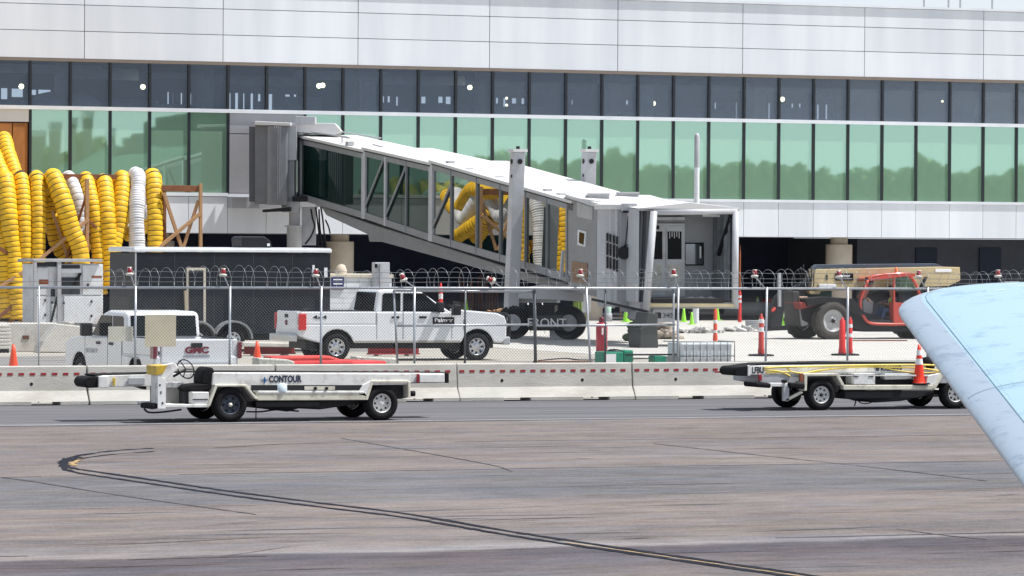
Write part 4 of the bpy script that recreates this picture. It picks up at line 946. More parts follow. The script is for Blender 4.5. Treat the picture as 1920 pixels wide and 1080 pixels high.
tag(bpy.data.objects['concrete_barrier.007'], 'run of concrete barrier continuing beyond the left edge', 'barrier', 'concrete barriers along the service road')

# ================================================================ CHAIN-LINK FENCE
YFN = 85.72; ZR = PY(700, 540, YFN).z
FE = thing('chain_link_fence', 'galvanised chain-link fence with coiled razor wire behind the concrete barriers', 'fence', (0,0,0))
galv = mat('galvanised_tube', (.46,.48,.51), .35, metal=.55, var=.1); wirem = mat('fence_wire', (.13,.135,.14), .5, metal=.2, var=.1); dwire = mat('dark_fence_wire', (.10,.11,.12), .5, metal=.3, var=.1)
xs0, xs1 = PY(-40,540,YFN).x, PY(1960,540,YFN).x
gx0, gx1 = PY(738,540,YFN).x, PY(1434,540,YFN).x
MB().cyl((xs0,YFN,ZR),(xs1,YFN,ZR),.028,n=8).build('top_rail', galv, FE)
posts = [72,253,430,601,777,1110,1270,1434,1588,1738,1890]
tilt = {1110:(-.16), 777:-.02, 1434:.03, 1270:.0}
for px in posts:
    x = PY(px, 620, YFN).x; thin = px in (72,)
    MB().cyl((x+(.10 if px==1110 else 0)*0, YFN-.03, .03), (x+tilt.get(px,0), YFN-.03, ZR+.03), .027 if not thin else .016, n=8).build('post', galv, FE)
def links(x0, x1, z0, z1, Y, r, name, parent, m, d=(1,-1), pitch=.0707):
    mb = MB(); H = z1-z0
    for s_ in d:
        n0 = int((x0-H)/pitch)-1
        for k in range(n0, int((x1+H)/pitch)+2):
            a = k*pitch
            # wire from (a, z0) rising with slope s_
            p0, p1 = (a, z0), (a+s_*H, z1)
            if s_ < 0 and (a > x1+H): break
            def clip(xc):
                t = (xc-p0[0])/(p1[0]-p0[0]); return (xc, p0[1]+t*(p1[1]-p0[1]))
            lo, hi = (p0, p1) if p0[0] < p1[0] else (p1, p0)
            if hi[0] <= x0 or lo[0] >= x1: continue
            if lo[0] < x0: lo = clip(x0)
            if hi[0] > x1: hi = clip(x1)
            if hi[0]-lo[0] < .01: continue
            y = Y+s_*r*.6
            v = [(lo[0],y-r,lo[1]-r),(lo[0],y+r,lo[1]-r),(lo[0],y,lo[1]+r),(hi[0],y-r,hi[1]-r),(hi[0],y+r,hi[1]-r),(hi[0],y,hi[1]+r)]
            mb.add(v, [(0,3,4,1),(1,4,5,2),(2,5,3,0)])
    return mb.build(name, m, parent, kind='stuff')
links(xs0, gx0, .1, ZR, YFN, .0021, 'chain_link_mesh', FE, wirem)
links(gx1-.03, xs1, .1, ZR, YFN, .0021, 'chain_link_mesh', FE, wirem)
# razor coil and barbed strands above the rail
cl = MB(); P_ = []; xa = PY(196,520,YFN).x; xz = PY(1960,520,YFN).x; zc = ZR+.235
s = xa; ph = 0
pitch = .262
while s < xz:
    rad = .225*(1+.10*math.sin(s*1.3)); P_.append((s+.05*math.sin(ph*.37), YFN+.0+rad*math.cos(ph), zc-.03+.03*math.sin(s*.9)+rad*math.sin(ph))); ph += math.pi/8; s += pitch/16
cl.tube(P_, .0036, 4, 0, False); cl.build('razor_coil', mat('razor_wire', (.36,.38,.40), .4, metal=.5), FE, kind='stuff')
for z, y in ((.13,-.06),(.22,.05),(.34,.0)):
    mb = MB(); P_ = [(lerp(xa-3.5 if z<.2 else xa, xz, i/60), YFN+y, ZR+z+.008*math.sin(i)) for i in range(61)]; mb.tube(P_, .005, 4, 0, False); mb.build('barbed_strand', dwire, FE)
# gate leaves
def gate(lab, x0, x1, zt0, zt1, yy, post_px, dsh):
    g_ = thing('fence_gate', lab, 'gate', (0,0,0), 0, 'gate leaves in the chain-link fence')
    a = PY(x0,600,yy).x; b = PY(x1,600,yy).x; zb = PY(x0,686,yy).z+.0
    z0_, z1_ = PY(x0,zt0,yy).z, PY(x1,zt1,yy).z; zm = PY(x0,611,yy).z
    for p, q in (((a,z0_),(b,z1_)),((a,zm),(b,zm+.02)),((a,zb),(b,zb))): MB().cyl((p[0],yy,p[1]),(q[0],yy,q[1]),.024,n=8).build('rail', galv, g_)
    for px, dx, m in post_px:
        x = PY(px,610,yy).x; MB().cyl((x+dx,yy,zb-.03),(x-dx,yy,z0_+.02),.026,n=8).build('upright', m, g_)
    links(min(a,b), max(a,b), zb, min(z0_,z1_), yy+.02, .0026, 'chain_link_mesh', g_, dsh)
    return g_
dkst = mat('dark_steel_tube', (.16,.17,.18), .45, metal=.4)  # darker grey than the galvanised tube
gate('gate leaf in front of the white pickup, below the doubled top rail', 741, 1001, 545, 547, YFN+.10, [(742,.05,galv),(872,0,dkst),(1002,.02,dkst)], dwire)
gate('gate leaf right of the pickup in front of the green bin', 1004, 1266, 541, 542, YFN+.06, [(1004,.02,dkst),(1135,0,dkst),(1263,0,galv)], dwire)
# the bit of fence between gate and next post
links(PY(1268,600,YFN).x, gx1, .1, ZR, YFN, .0021, 'chain_link_mesh', FE, wirem)
a, b = PY(1004,612,YFN), PY(1436,613,YFN)
# privacy squares wired to the back of the fence
sqm = mat('cream_board', (.88,.84,.70), .7, var=.06); sqt = mat('tan_board', (.86,.76,.56), .75, var=.1)
for (x0,x1,y0,y1), m, lab in (((272,330,590,650), sqt, 'large tan square board wired to the fence over the pickup cab'), ((203,250,612,640), sqm, 'small cream board wired to the fence left of the tan square')):
    a, b = PY(x0,y1,YFN+.03), PY(x1,y0,YFN+.03); tag(MB().box(a.x,b.x,YFN+.025,YFN+.04,a.z,b.z).build('fence_board', m), lab, 'board')
# warning lamps on bent arms
lensr = mat('warning_lens_red', (.32,.01,.02), .2, var=.1, coat=.6); lampb = mat('lamp_base_white', (.70,.70,.62), .5, var=.05)
wl = [(243,508,253,'beside the left end of the trailer'),(418,510,430,'in front of the trailer door'),(592,511,601,'near the right end of the trailer'),(757,519,778,'tilted over the white shed roof side'),(924,521,941,'knocked sideways at the lift column'),
      (1088,511,1110,'below the brown patch of the bridge'),(1263,511,1272,'in front of the white cab doors'),(1415,512,1434,'just right of the open cab'),(1573,513,1588,'over the sign on the tan boom'),(1722,513,1736,'right of the red cab roof'),(1871,512,1885,'above the wing at the far right')]
TILT = {757:-.42, 924:-1.1}
for px, py, post, lab in wl:
    q = PY(px, py+6, YFN); r_ = PY(post, 540, YFN)
    t = thing('warning_lamp', 'red-lensed warning lamp on a bent arm %s' % lab, 'warning lamp', q, 0, 'warning lamps along the fence top')
    an = TILT.get(px, random.uniform(-.12,.12)); t.rotation_euler.y = an
    MB().lathe((0,0,0), (0,0,1), [(0,-.03),(.07,-.03),(.085,0),(.085,.02),(.05,.03)], 14).build('base', lampb, t)
    MB().lathe((0,0,.03), (0,0,1), [(.045,0),(.052,.02),(.048,.10),(.0,.105)], 14).build('lens', lensr, t)
    MB().lathe((0,0,.135), (0,0,1), [(.05,0),(.05,.014),(0,.016)], 12).build('cap', lampb, t)
    d = Vector((r_.x-q.x, 0, r_.z-q.z)); c_, s__ = math.cos(-an), math.sin(-an); d = Vector((d.x*c_+d.z*s__, 0, -d.x*s__+d.z*c_))
    MB().tube([(0,0,-.02),(.03 if d.x > 0 else 0,0,-.03),(d.x,0,d.z)], .014, 6).build('arm', galv, t)

# ================================================================ CONES, POSTS, CLUTTER
def cone(label, px, py, top, col, group, bands=True, Y=None, name='traffic_cone', baseh=.03):
    p = G(px, py) if Y is None else Vector((PY(px, py, Y).x, Y, 0)); s_ = FPX/(Vector((p.x,p.y)).dot(Vector((math.sin(TH),math.cos(TH)))))
    h = (py-top)/s_
    if Y is not None: h = PY(px, top, Y).z
    t = thing(name, label, 'traffic cone', (p.x, p.y, .006), random.uniform(0,1), group)
    r0 = h*.19; MB().box(-r0*1.35, r0*1.35, -r0*1.35, r0*1.35, 0, baseh).build('base', col if col is not orange else blackp, t, .01)
    pr = lambda f: r0*(1-f)+.035*f
    c = MB().lathe((0,0,baseh), (0,0,1), [(pr(f), f*(h-baseh)) for f in (0,.25,.5,.75,1)]+[(0,h-baseh)], 20).build('body', col, t)
    if bands:
        for f0, f1 in ((.52,.66),(.76,.88)): MB().lathe((0,0,baseh), (0,0,1), [(pr(f0)+.004,f0*(h-baseh)),(pr(f1)+.004,f1*(h-baseh))], 20).build('reflective_band', reflective, t)
    return t
cone('orange cone at the far left behind the barrier', 25, 708, 646, orange, 'orange traffic cones', False)
cone('tall orange cone between the two pickups', 482, 706, 640, orange, 'orange traffic cones', False)
limes = [(1174,604,570,'beside the grey foot below the bridge',1),(1420,593,557,'tallest, right of the open cab',1),(1471,610,578,'between the forks and the black carriage',1),(1282,604,578,'left one below the cab floor',0),(1297,609,586,'nearer one below the cab floor',0),(1345,601,575,'behind the striped post below the cab',0),(873,600,560,'behind the bonnet of the white pickup',0)]
for px, py, top, l, b in limes:
    cone('lime green cone %s' % l, px, py, top, lime, 'lime green cones in the yard', bool(b))
cone('small orange cone behind the lime cone below the bridge', 1163, 596, 576, mat('faded_orange', (.7,.25,.12), .6), 'orange traffic cones', False)
# striped posts
def dpost(label, px, py, top, r_, bands, col=red, basew=None, knob=True):
    p = G(px, py); s_ = FPX/(Vector((p.x,p.y)).dot(Vector((math.sin(TH),math.cos(TH))))); h = (py-top)/s_
    t = thing('channelizer_post', label, 'marker post', (p.x,p.y,.006), 0, 'red marker posts in the yard')
    if basew: MB().lathe((0,0,0),(0,0,1),[(0,0),(basew,0),(basew*.95,.05),(r_*1.2,.07)], 8, smooth=False).build('base', blackp, t)
    MB().lathe((0,0,.04), (0,0,1), [(r_*1.15,0),(r_*1.15,h*.12),(r_,h*.16),(r_*.85,h*.9),(r_*.4,h*.93),(r_*.4,h*.98),(0,h*.99)], 16).build('tube', col, t)
    for f0, f1 in bands: MB().lathe((0,0,.04), (0,0,1), [(r_*1.02-r_*.12*f0,f0*h),(r_*1.02-r_*.12*f1,f1*h)], 16).build('reflective_band', reflective, t)
dpost('slim red and white post just left of the fence post, below the cab', 1341, 642, 578, .07, ((.52,.62),(.24,.32)), mat('orange_red_plastic', (.72,.09,.04), .45))
dpost('red post with white collars and a round black foot by the caged tank', 1427, 668, 590, .085, ((.55,.66),(.76,.86)), mat('brick_red_plastic', (.50,.05,.04), .5), .42)
dpost('thick red post in front of the big tyre', 1579, 667, 597, .10, (), red, .36)
dpost('thinner striped post beside the thick red one', 1594, 667, 596, .07, ((.45,.55),(.7,.8)), red, .3)
dpost('bright red post right of the open cab', 1387, 606, 545, .07, ((.6,.68),(.74,.82)), red)
dpost('red and white post behind the cab of the pickup', 826, 612, 532, .09, ((.35,.5),(.62,.74)), red)
dpost('thin orange rod at the dark wall right of the cab', 1387, 600, 460, .03, (), mat('orange_rod', (.75,.22,.08), .5))
# big red bottle
p = G(1128, 672); t = thing('red_bollard', 'thick dark red cylinder standing by the leaning fence post', 'bollard', (p.x,p.y,0))
s_ = 66.0
MB().lathe((0,0,0),(0,0,1),[(.0,0),(.17,0),(.17,.98),(.15,1.03),(.10,1.05)],20).build('cylinder', mat('crimson_paint', (.45,.02,.05), .35, coat=.3), t)
MB().lathe((0,0,1.05),(0,0,1),[(.09,0),(.09,.12),(.07,.16),(0,.17)],14).build('cap', mat('maroon_cap', (.15,.02,.03), .5), t)
MB().box(-.08,-.03,-.185,-.168,.7,.9).build('marking', reflective, t)
# green bins
green = mat('green_plastic', (.0,.22,.13), .4, var=.15)
p = G(1150, 694); t = thing('green_bin', 'green bin with white label and black lid opening near the gate', 'bin', (p.x,p.y,0))
zt = PY(1150,656,p.y).z; a, b = PY(1123,670,p.y).x-p.x, PY(1180,670,p.y).x-p.x
MB().box(a, b*.35, -.3, .3, .0, zt-.04).build('body', green, t, .04); MB().box(b*.37, b, -.28, .3, .0, zt).build('body', green, t, .04)
MB().box(a-.02, b*.37, -.33, .32, .0, .12).build('foot', green, t, .02)
MB().box(a+.02, a+.36, -.312, -.302, zt-.50, zt-.10).build('label', reflective, t)
MB().lathe(((a+b)/2+.0,0,zt-.08),(0,0,1),[(.2,0),(.2,.06),(.12,.10),(0,.11)],16).build('lid', blackp, t)
p = G(1232, 694); t = thing('green_crate', 'small green crate under a dark plank right of the green bin', 'crate', (p.x,p.y,0))
zt = PY(1232,667,p.y).z; MB().box(-.17,.17,-.2,.2,.0,zt).build('body', green, t, .02)
MB().box(-.95,.55,-.1,.1,zt+.01,zt+.05).build('plank', blackp, t)
MB().box(.2,.55,-.05,.3,0,zt-.02).build('side_case', mat('speckled_grey', (.4,.42,.42), .8, var=.5, scale=20), t)
# caged tank
p = G(1325, 694); t = thing('caged_tank', 'white liquid tank in a dark steel cage on a red base', 'tank', (p.x,p.y,0))
zt = PY(1325,641,p.y).z; a, b = PY(1274,670,p.y).x-p.x, PY(1377,670,p.y).x-p.x
MB().box(a+.05,b-.05,.03,.9,.12,zt-.02).build('tank', mat('translucent_white_tank', (.62,.68,.72), .4, var=.1), t, .05)
MB().box(a,b,-.05,1,0,.11).build('base', red, t)
cg = MB()
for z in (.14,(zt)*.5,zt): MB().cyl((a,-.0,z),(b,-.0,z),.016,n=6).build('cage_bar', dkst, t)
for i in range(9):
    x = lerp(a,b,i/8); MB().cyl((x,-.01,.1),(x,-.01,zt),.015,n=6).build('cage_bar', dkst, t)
for x in (a,b): MB().cyl((x,0,zt),(x,1,zt),.016,n=6).build('cage_bar', dkst, t)
# step ladder by the bogie
p = G(1005, 625); t = thing('step_ladder', 'small white step frame in front of the bridge wheels', 'step frame', (p.x,p.y,0))
q = lambda x, y: PY(x, y, p.y)-Vector((p.x,p.y,0)); wht = reflective
for a_, b_ in (((989,562),(996,628)),((1016,560),(1022,628)),((978,560),(1017,560)),((983,590),(1019,590))):
    MB().cyl(q(*a_), q(*b_), .025, n=6).build('tube', wht, t)
# white shed
YS = 133.0; FS = Frame(*PY(620, 600, YS).xy, 0); t = at(FS, 'site_shed', 'white lap-sided shed between the dark trailer and the bridge', 'shed')
zt = FS.P(680, 519)[1]; xR2 = FS.P(735, 560)[0]; x1 = FS.P(702, 560)[0]
MB().box(-.3, xR2, .05, 2.4, 0, zt-.05).build('wall', white, t); MB().box(-.35, xR2+.05, 0, 2.45, zt-.04, zt+.08).build('roof', mat('shed_roof', (.6,.55,.45), .7), t)
k = 0; z = .1
while z < zt-.1: MB().box(-.3, xR2, .035, .06, z, z+.155).build('siding_board', white, t); z += .17
fp(FS, t, rpoly(622,645,519,543), -.02, .03, 'sign', mat('navy_sign', (.015,.02,.12), .5)); 
for y in (524,532,539): fp(FS, t, rpoly(625,642,y-1,y+1.4), -.03, -.02, 'sign_line', reflective)
t2 = at(FS, 'grey_cabinet', 'pale grey cabinet with a dark post rising behind the shed roof', 'cabinet')
fp(FS, t2, rpoly(703,731,492,620), -.4, -.1, 'box', blight, .02); fp(FS, t2, rpoly(713,718,494,620), -.5, -.41, 'post', gsteel); fp(FS, t2, rpoly(703,708,495,502), -.43, -.4, 'latch', blackp)
# white dome on the shed roof
p_ = PY(640, 500, YS+1); tag(MB().lathe((p_.x,p_.y,zt+.06),(0,0,1),[(.2,0),(.19,.15),(.12,.32),(0,.36)],16).build('cream_dome', cream), 'small cream dome on the shed roof in front of the column', 'roof vent')
# light mast
p = PY(1306, 400, 158); t = thing('light_mast', 'slim pale mast with a dark top rising behind the open cab', 'mast', (p.x,p.y,0))
zt = PY(1306,250,158).z; MB().lathe((0,0,0),(0,0,1),[(.13,0),(.11,zt-1.4)],14).build('pole', white, t); MB().lathe((0,0,zt-1.4),(0,0,1),[(.11,0),(.11,1.3),(.05,1.4),(0,1.4)],14).build('top_section', gsteel, t)
# left concrete pieces
wc = mat('worn_white_concrete', (.60,.58,.54), .85, var=.18, scale=1.5, bump=.3, dirt=.7, dirtcol=(.30,.26,.21), dscale=1.3)
p = G(60, 660); Y = p.y
def cblock(lab, pts, v0, v1, m=wc, bev=.03):
    f = Frame(0,0); P2 = f.poly(pts, v0); x0 = P2[0][0]
    o = MB().prism([(x-x0, max(0.0, z)) for x, z in P2], 0, v1-v0).build('concrete_block', m, None, bev); o.location = (x0, v0, .004); return tag(o, lab, 'concrete block', 'loose concrete blocks by the fence')
cblock('long pale concrete block at the left edge under the yellow ducts', ((-30,606),(108,606),(108,630),(112,660),(-30,664)), Y, Y+.7)
cblock('tilted stained concrete block with a dark broken foot', ((106,607),(188,615),(190,640),(140,668),(72,660),(82,640)), Y-1.2, Y-.6)
cblock('flat brown-topped block between the tilted block and the pickup', ((128,604),(196,609),(200,650),(128,650)), Y+1.5, Y+2.3)
st = thing('stacked_slabs', 'stack of thin pale slabs at the left picture edge', 'slab stack', (PY(5,660,Y-.9).x, Y-.9, 0))
for k in range(7): 
    z = .12+k*.105; MB().box(-1.2, .25+random.uniform(-.03,.03), 0, .5, z, z+.085).build('slab', wc, st, .02)
MB().box(-1.2,.2,.02,.45,0,.12).build('skid', blackp, st)
def hole(fr_pts, Yh):
    a, b = PY(*fr_pts[0], Yh), PY(*fr_pts[1], Yh)
MB().box(PY(42,634,Y).x, PY(54,634,Y).x, -.02+Y, Y+.01, PY(42,636,Y).z, PY(42,629,Y).z).build('lifting_slot', mat('rusty_slot', (.12,.05,.03), .8), None)
o = bpy.data.objects['lifting_slot']; par = bpy.data.objects['concrete_block']; o.parent = par; o.location = -Vector(par.location)
# red plastic barriers lying flat, rough concrete lumps
def lying(lab, pts, Yv, dep, m, nm, cat, grp, bev=.05, dz=0):
    f = Frame(0,0); P2 = f.poly(pts, Yv); x0 = P2[0][0]
    o = MB().prism([(x-x0, z) for x, z in P2], 0, dep).build(nm, m, None, bev); o.location = (x0, Yv, 0); return tag(o, lab, cat, grp)
rb = mat('sun_faded_red', (.62,.05,.04), .5, var=.2, scale=3, dirt=.3, dirtcol=(.3,.08,.06))
lying('upper red plastic barrier lying flat behind the lettered belt loader', ((506,668),(618,667),(640,674),(726,677),(726,705),(510,705)), 88.6, .5, rb, 'red_barrier', 'plastic barrier', 'red plastic barriers lying flat')
lying('lower red plastic barrier lying in front, with a white chip on its end', ((540,678),(660,676),(665,679),(726,677),(725,705),(540,705)), 87.9, .45, red, 'red_barrier', 'plastic barrier', 'red plastic barriers lying flat')
lump = mat('broken_concrete', (.55,.57,.52), .95, var=.4, scale=12, bump=.8, bscale=12)
lying('speckled pale concrete lump at the left end of the red barriers', ((484,671),(540,674),(553,678),(553,705),(484,705)), 87.3, .4, lump, 'concrete_lump', 'concrete lump', 'rough concrete lumps', .03)
lying('speckled pale concrete lump behind the right end of the red barriers', ((668,668),(744,672),(746,705),(668,705)), 89.2, .4, lump, 'concrete_lump', 'concrete lump', 'rough concrete lumps', .03)
lying('low concrete kerb piece between the trailer wheels and the cone', ((455,641),(610,645),(610,652),(455,650)), 117.5, .4, wc, 'concrete_lump', 'concrete lump', 'rough concrete lumps', .03)
# red beams lying under the trailer / pickup
for k, (pts, Yv, lab) in enumerate(((((458,645),(552,647),(552,656),(458,654)), 118, 'long red steel beam on the ground left of the pickup'), (((690,648),(785,652),(786,668),(690,666)), 117, 'long red steel beam on the ground behind the pickup wheels'))):
    f = Frame(0,0); P2 = f.poly(pts, Yv); t = thing('steel_beam', lab, 'steel beam', (P2[0][0], Yv, 0), 0, 'red steel beams on the ground')
    L_ = P2[1][0]-P2[0][0]; 
    for z0, z1, w_ in ((.05,.09,.12),(.09,.33,.02),(.33,.37,.12)): MB().box(0, L_, -w_, w_, z0, z1).build('flange' if w_ > .05 else 'web', mat('oxide_red', (.35,.03,.04), .6, var=.3, dirt=.5, dirtcol=(.12,.03,.03)), t)
    for x in (.2*L_, .8*L_): MB().box(x-.06,x+.06,-.2,.2,0,.05).build('bearer', wc, t)
# rubble, planks, sheets under and beyond the bridge
rnd = random.Random(5)
def heap(lab, px, py, w_, h_, m, n=40, dep=.6, cat='rubble'):
    p = G(px, py); mb = MB()
    for i in range(n):
        x = rnd.gauss(0, w_*.38); y = rnd.uniform(-dep, dep)*.5; z = max(0.03, h_*(1-abs(x)/w_)*rnd.uniform(.1,1)); s_ = rnd.uniform(.08,.2)
        if cat == 'rubble':
            a_, b_, c_ = rnd.uniform(.06,.34), rnd.uniform(.04,.16), rnd.uniform(.015,.07); E_ = Matrix.Rotation(rnd.uniform(-.5,.5),3,'Y') @ Matrix.Rotation(rnd.uniform(-1.5,1.5),3,'Z') @ Matrix.Rotation(rnd.uniform(-.4,.4),3,'X')
            m0 = MB().box(-a_,a_,-b_,b_,-c_,c_); mb.add([Vector((x,y,z))+E_@Vector(v) for v in m0.v], m0.f, 0)
        else: mb.add([Vector((x,y,z))+Vector((v.x*s_*1.2, v.y*s_, v.z*s_*.75)) for v in iv], fi, 0)
    o = mb.build('rubble_heap', m, None); o.location = (p.x,p.y,0); o['kind'] = 'stuff'; return tag(o, lab, cat)
bag = mat('white_bags', (.55,.54,.52), .8, var=.3, scale=5); brownm = mat('rust_brown_bars', (.20,.08,.05), .8, var=.4, scale=6)
heap('grey plastic-wrapped rubble behind the pickup windscreen', 862, 592, .55, .65, bag)
heap('orange-brown scrap timber heap behind the bonnet of the pickup', 930, 602, .5, .5, timber)
heap('white sacks piled beneath the number box of the cab', 1240, 636, .55, .62, mat('brown_white_sacks', (.36,.31,.26), .8, var=.7, scale=3), 55, .6, 'sacks')
heap('pale crumpled sheeting near the caged tank', 1310, 625, 1.1, .16, bag, 50)
heap('pale debris line right of the open cab', 1400, 622, 1.0, .14, bag, 45)
wp = mat('pale_planks', (.70,.66,.58), .7, var=.15)
mt = thing('pipe_stack', 'low stack of long pale pipes and planks beyond the open cab', 'pipe stack', (G(1400,590).x, G(1400,590).y, 0))
for k in range(9):
    a = PY(1300+rnd.uniform(-14,10), 577+k*2.2, mt.location.y-k*.1)-mt.location; b = PY(1405+rnd.uniform(-14,10), 575+k*2.4, mt.location.y-k*.1)-mt.location
    MB().bar(a, b, .07, .07).build('plank', wp if k % 3 else gsteel, mt)
mt = thing('pipe_stack', 'bundle of grey pipes lying left of the black forks', 'pipe stack', (G(1425,618).x, G(1425,618).y, 0))
for k in range(5):
    a = PY(1398, 602+k*3.2, mt.location.y)-mt.location; b = PY(1452, 603+k*3.2, mt.location.y)-mt.location; MB().cyl(a, b, .035, n=8).build('pipe', gsteel, mt)
mt = thing('board_stack', 'white boards lying on the ground under the bridge end', 'board stack', (G(1120,598).x, G(1120,598).y, 0))
for k, (x0,x1,y,c_) in enumerate(((1080,1190,604,wp),(1085,1150,575,wp),(1090,1180,588,gsteel),(1078,1120,580,wp))):
    a = PY(x0,y,mt.location.y)-mt.location; b = PY(x1,y+1,mt.location.y)-mt.location; a.z = max(.03,a.z); b.z = max(.03,b.z); MB().bar(a,b,.3,.1).build('board', c_, mt)
p = G(1392, 608); p = G(1140, 603); t = thing('drum', 'pale green drum on a grey foot under the bridge', 'drum', (p.x,p.y,0)); MB().lathe((0,0,0),(0,0,1),[(0,0),(.17,0),(.17,.35),(.13,.36)],16).build('foot', gsteel, t); MB().lathe((0,0,.36),(0,0,1),[(.13,0),(.14,.38),(0,.39)],16).build('body', mat('pale_green', (.45,.62,.52), .5), t)
p = G(1097, 601); t = tag(MB().box(-.1,.1,-.06,.06,0,.22).build('yellow_box', mat('yellow_black_box', (.55,.5,.08), .5, var=.6, scale=14), None, .02), 'small yellow box on the ground by the bridge wheel', 'box'); t.location = (p.x,p.y,.006)
p = G(1375,592); 
t = thing('grey_drain_pipe', 'large grey pipe lying behind the lime cone right of the cab', 'pipe', (G(1410,595).x, G(1410,595).y+1, 0)); MB().cyl((-1.0,0,.35),(1.3,0,.35),.32,n=20).build('pipe', gsteel, t); MB().cyl((-1.02,0,.35),(-1.0,0,.35),.24,n=20).build('bore', blackp, t)
t = thing('red_bin', 'red tub behind the black forks', 'tub', (*G(1440,592).xy, 0)); MB().lathe((0,0,0),(0,0,1),[(0,0),(.25,0),(.32,.75),(.28,.75)],20).build('tub', red, t)
# dark rods and reels under the bridge
t = thing('rebar_bundle', 'upright rusty reinforcing bars in the shade behind the bonnet', 'steel bars', (*G(890,598).xy, 0))
for k in range(16):
    x = -.6+k*.11+rnd.uniform(-.03,.03); MB().cyl((x,rnd.uniform(-.2,.2),0),(x+rnd.uniform(-.1,.1),rnd.uniform(-.2,.2),rnd.uniform(1.2,1.9)),.025,n=5).build('bar', brownm, t)
# grey foot / jack and greenery near it
t = thing('ballast_block', 'dark grey concrete ballast foot under the cab end of the bridge', 'ballast', (*G(1208,652).xy, 0))
gx = G(1208,652); a, b = PY(1188,640,gx.y).x-gx.x, PY(1230,640,gx.y).x-gx.x
dk = mat('dark_grey_concrete', (.06,.065,.065), .85, var=.3, bump=.4)  # darker grey than the other concrete
MB().prism([(a*.9,0),(b*.8,0),(b*.7,.65),(b*.75,1.1),(a*.2,1.15),(a*.4,.72),(a*.9,.62)], -.4, .5).build('foot', dk, t, .04)
MB().bar((a-1.3,.4,1.55),(b-.2,.2,1.15),.07,.08).build('arm', blackp, t)
lf = mat('dull_green_cloth', (.10,.15,.07), .9, var=.5, scale=8)
t = thing('hi_vis_cloth', 'dull lime cloth hanging over the bridge axle', 'cloth', (*G(1070,633).xy, 0)); q_ = PY(1070,577,t.location.y-.6)
gr_ = MB(); n = 10
for i in range(n+1):
    x = (i/n-.5)*.36
    for z in (q_.z+.24, q_.z-.24): gr_.v.append((x, -.6+.03*math.sin(i*2), z+.02*math.sin(i*1.3)))
for i in range(n): gr_.f.append([2*i,2*i+2,2*i+3,2*i+1]); gr_.m.append(0); gr_.s.append(True)
gr_.build('cloth', mat('dull_lime', (.25,.36,.08), .8, var=.3, scale=8), t)
o_ = heap('dull green tarpaulin heap beside the grey foot', 1193, 640, .22, 1.45, lf, 40, .4, 'tarpaulin')
# hose lines on the yard
for pts, lab in (([(760,688),(860,685),(960,686),(1060,684),(1120,680)],'dark hose lying along the yard behind the gate'),([(1010,676),(1060,672),(1100,675),(1240,671)],'second dark hose across the yard by the green bin')):
    P_ = [G(x, y, .02) for x, y in pts]; tag(MB().tube(smooth_path(P_, .3), .02, 6).build('ground_hose', blackp), lab, 'hose', 'hoses lying on the yard')
# timber sleepers / kerb strips lying near the fence
for k, (x0, x1, y) in enumerate(((200,300,668),(940,1120,692),(1000,1110,680),(1160,1260,688),(1600,1700,640),(1520,1590,634))):
    a, b = G(x0,y), G(x1,y); 
    o = MB().box(0,(b-a).length,-.06,.06,0,.04).build('loose_plank', wp if k % 2 else tb2); o.location = (a.x,a.y,.006); o.rotation_euler.z = math.atan2(b.y-a.y,b.x-a.x)
    tag(o, ['loose plank lying left of the first pickup','loose dark plank behind the gate bottom','short pale plank farther behind the gate','dark plank by the green crate','pale plank behind the red posts','dark plank at the big tyre'][k], 'plank', 'loose planks on the yard')
# darker patches on the yard
pm = mat('yard_dark_patch', (.19,.185,.18), .9, var=.5, scale=.8, stretch=(.3,1.5,1), dirt=.8, dirtcol=(.40,.38,.35), dscale=.6)
for x0,x1,y0,y1 in ((940,1260,683,692),(1000,1120,676,680),(1436,1700,676,692),(-20,140,668,700),(440,640,655,662)):
    a, b = G(x0,y1), G(x1,y0); q_ = MB().add([(a.x,a.y,.008),(b.x,a.y,.008),(b.x+1,b.y,.008),(a.x-1,b.y,.008)],[(0,1,2,3)]).build('yard_patch', pm, kind='structure')
# ================================================================ BELT LOADERS
def dirty(name, col): return mat(name, col, .5, var=.12, scale=3, dirt=.75, dirtcol=(.22,.18,.14), dscale=3.5)
lw = dirty('loader_white_paint', (.74,.74,.72)); lcream = dirty('loader_cream_edge', (.66,.64,.54)); lyel = dirty('loader_yellow', (.62,.42,.03))
under = mat('greasy_underbody', (.012,.013,.018), .6, var=.4)
rimw = dirty('rim_white', (.70,.70,.68)); rimd = mat('rim_blue_black', (.05,.065,.09), .5, var=.3)
def mk(fr, T):
    def f(pts, v0, v1, name, m, bevel=.012, parent=None): return MB().prism(fr.poly(pts, v0), v0, v1).build(name, m, parent or T, bevel)
    return f
F1 = Frame(*PY(433, 792, 76.6).xy, 0)
L1 = at(F1, 'belt_loader', 'white airport belt loader with blue airline lettering, steering wheel and black seat', 'belt loader', 'belt loaders parked along the barriers')
f = mk(F1, L1); W1 = 1.75
R1 = .335
for px, hub, rim, sty in ((433, lcream, rimd, 'plain'), (717, None, rimw, 'oval')):
    x = F1.P(px, 760)[0]; wheel(L1, x, .0, R1, .24, rim, -1, .56, sty, hub); wheel(L1, x, W1, R1, .24, rim, 1, .56, sty, hub)
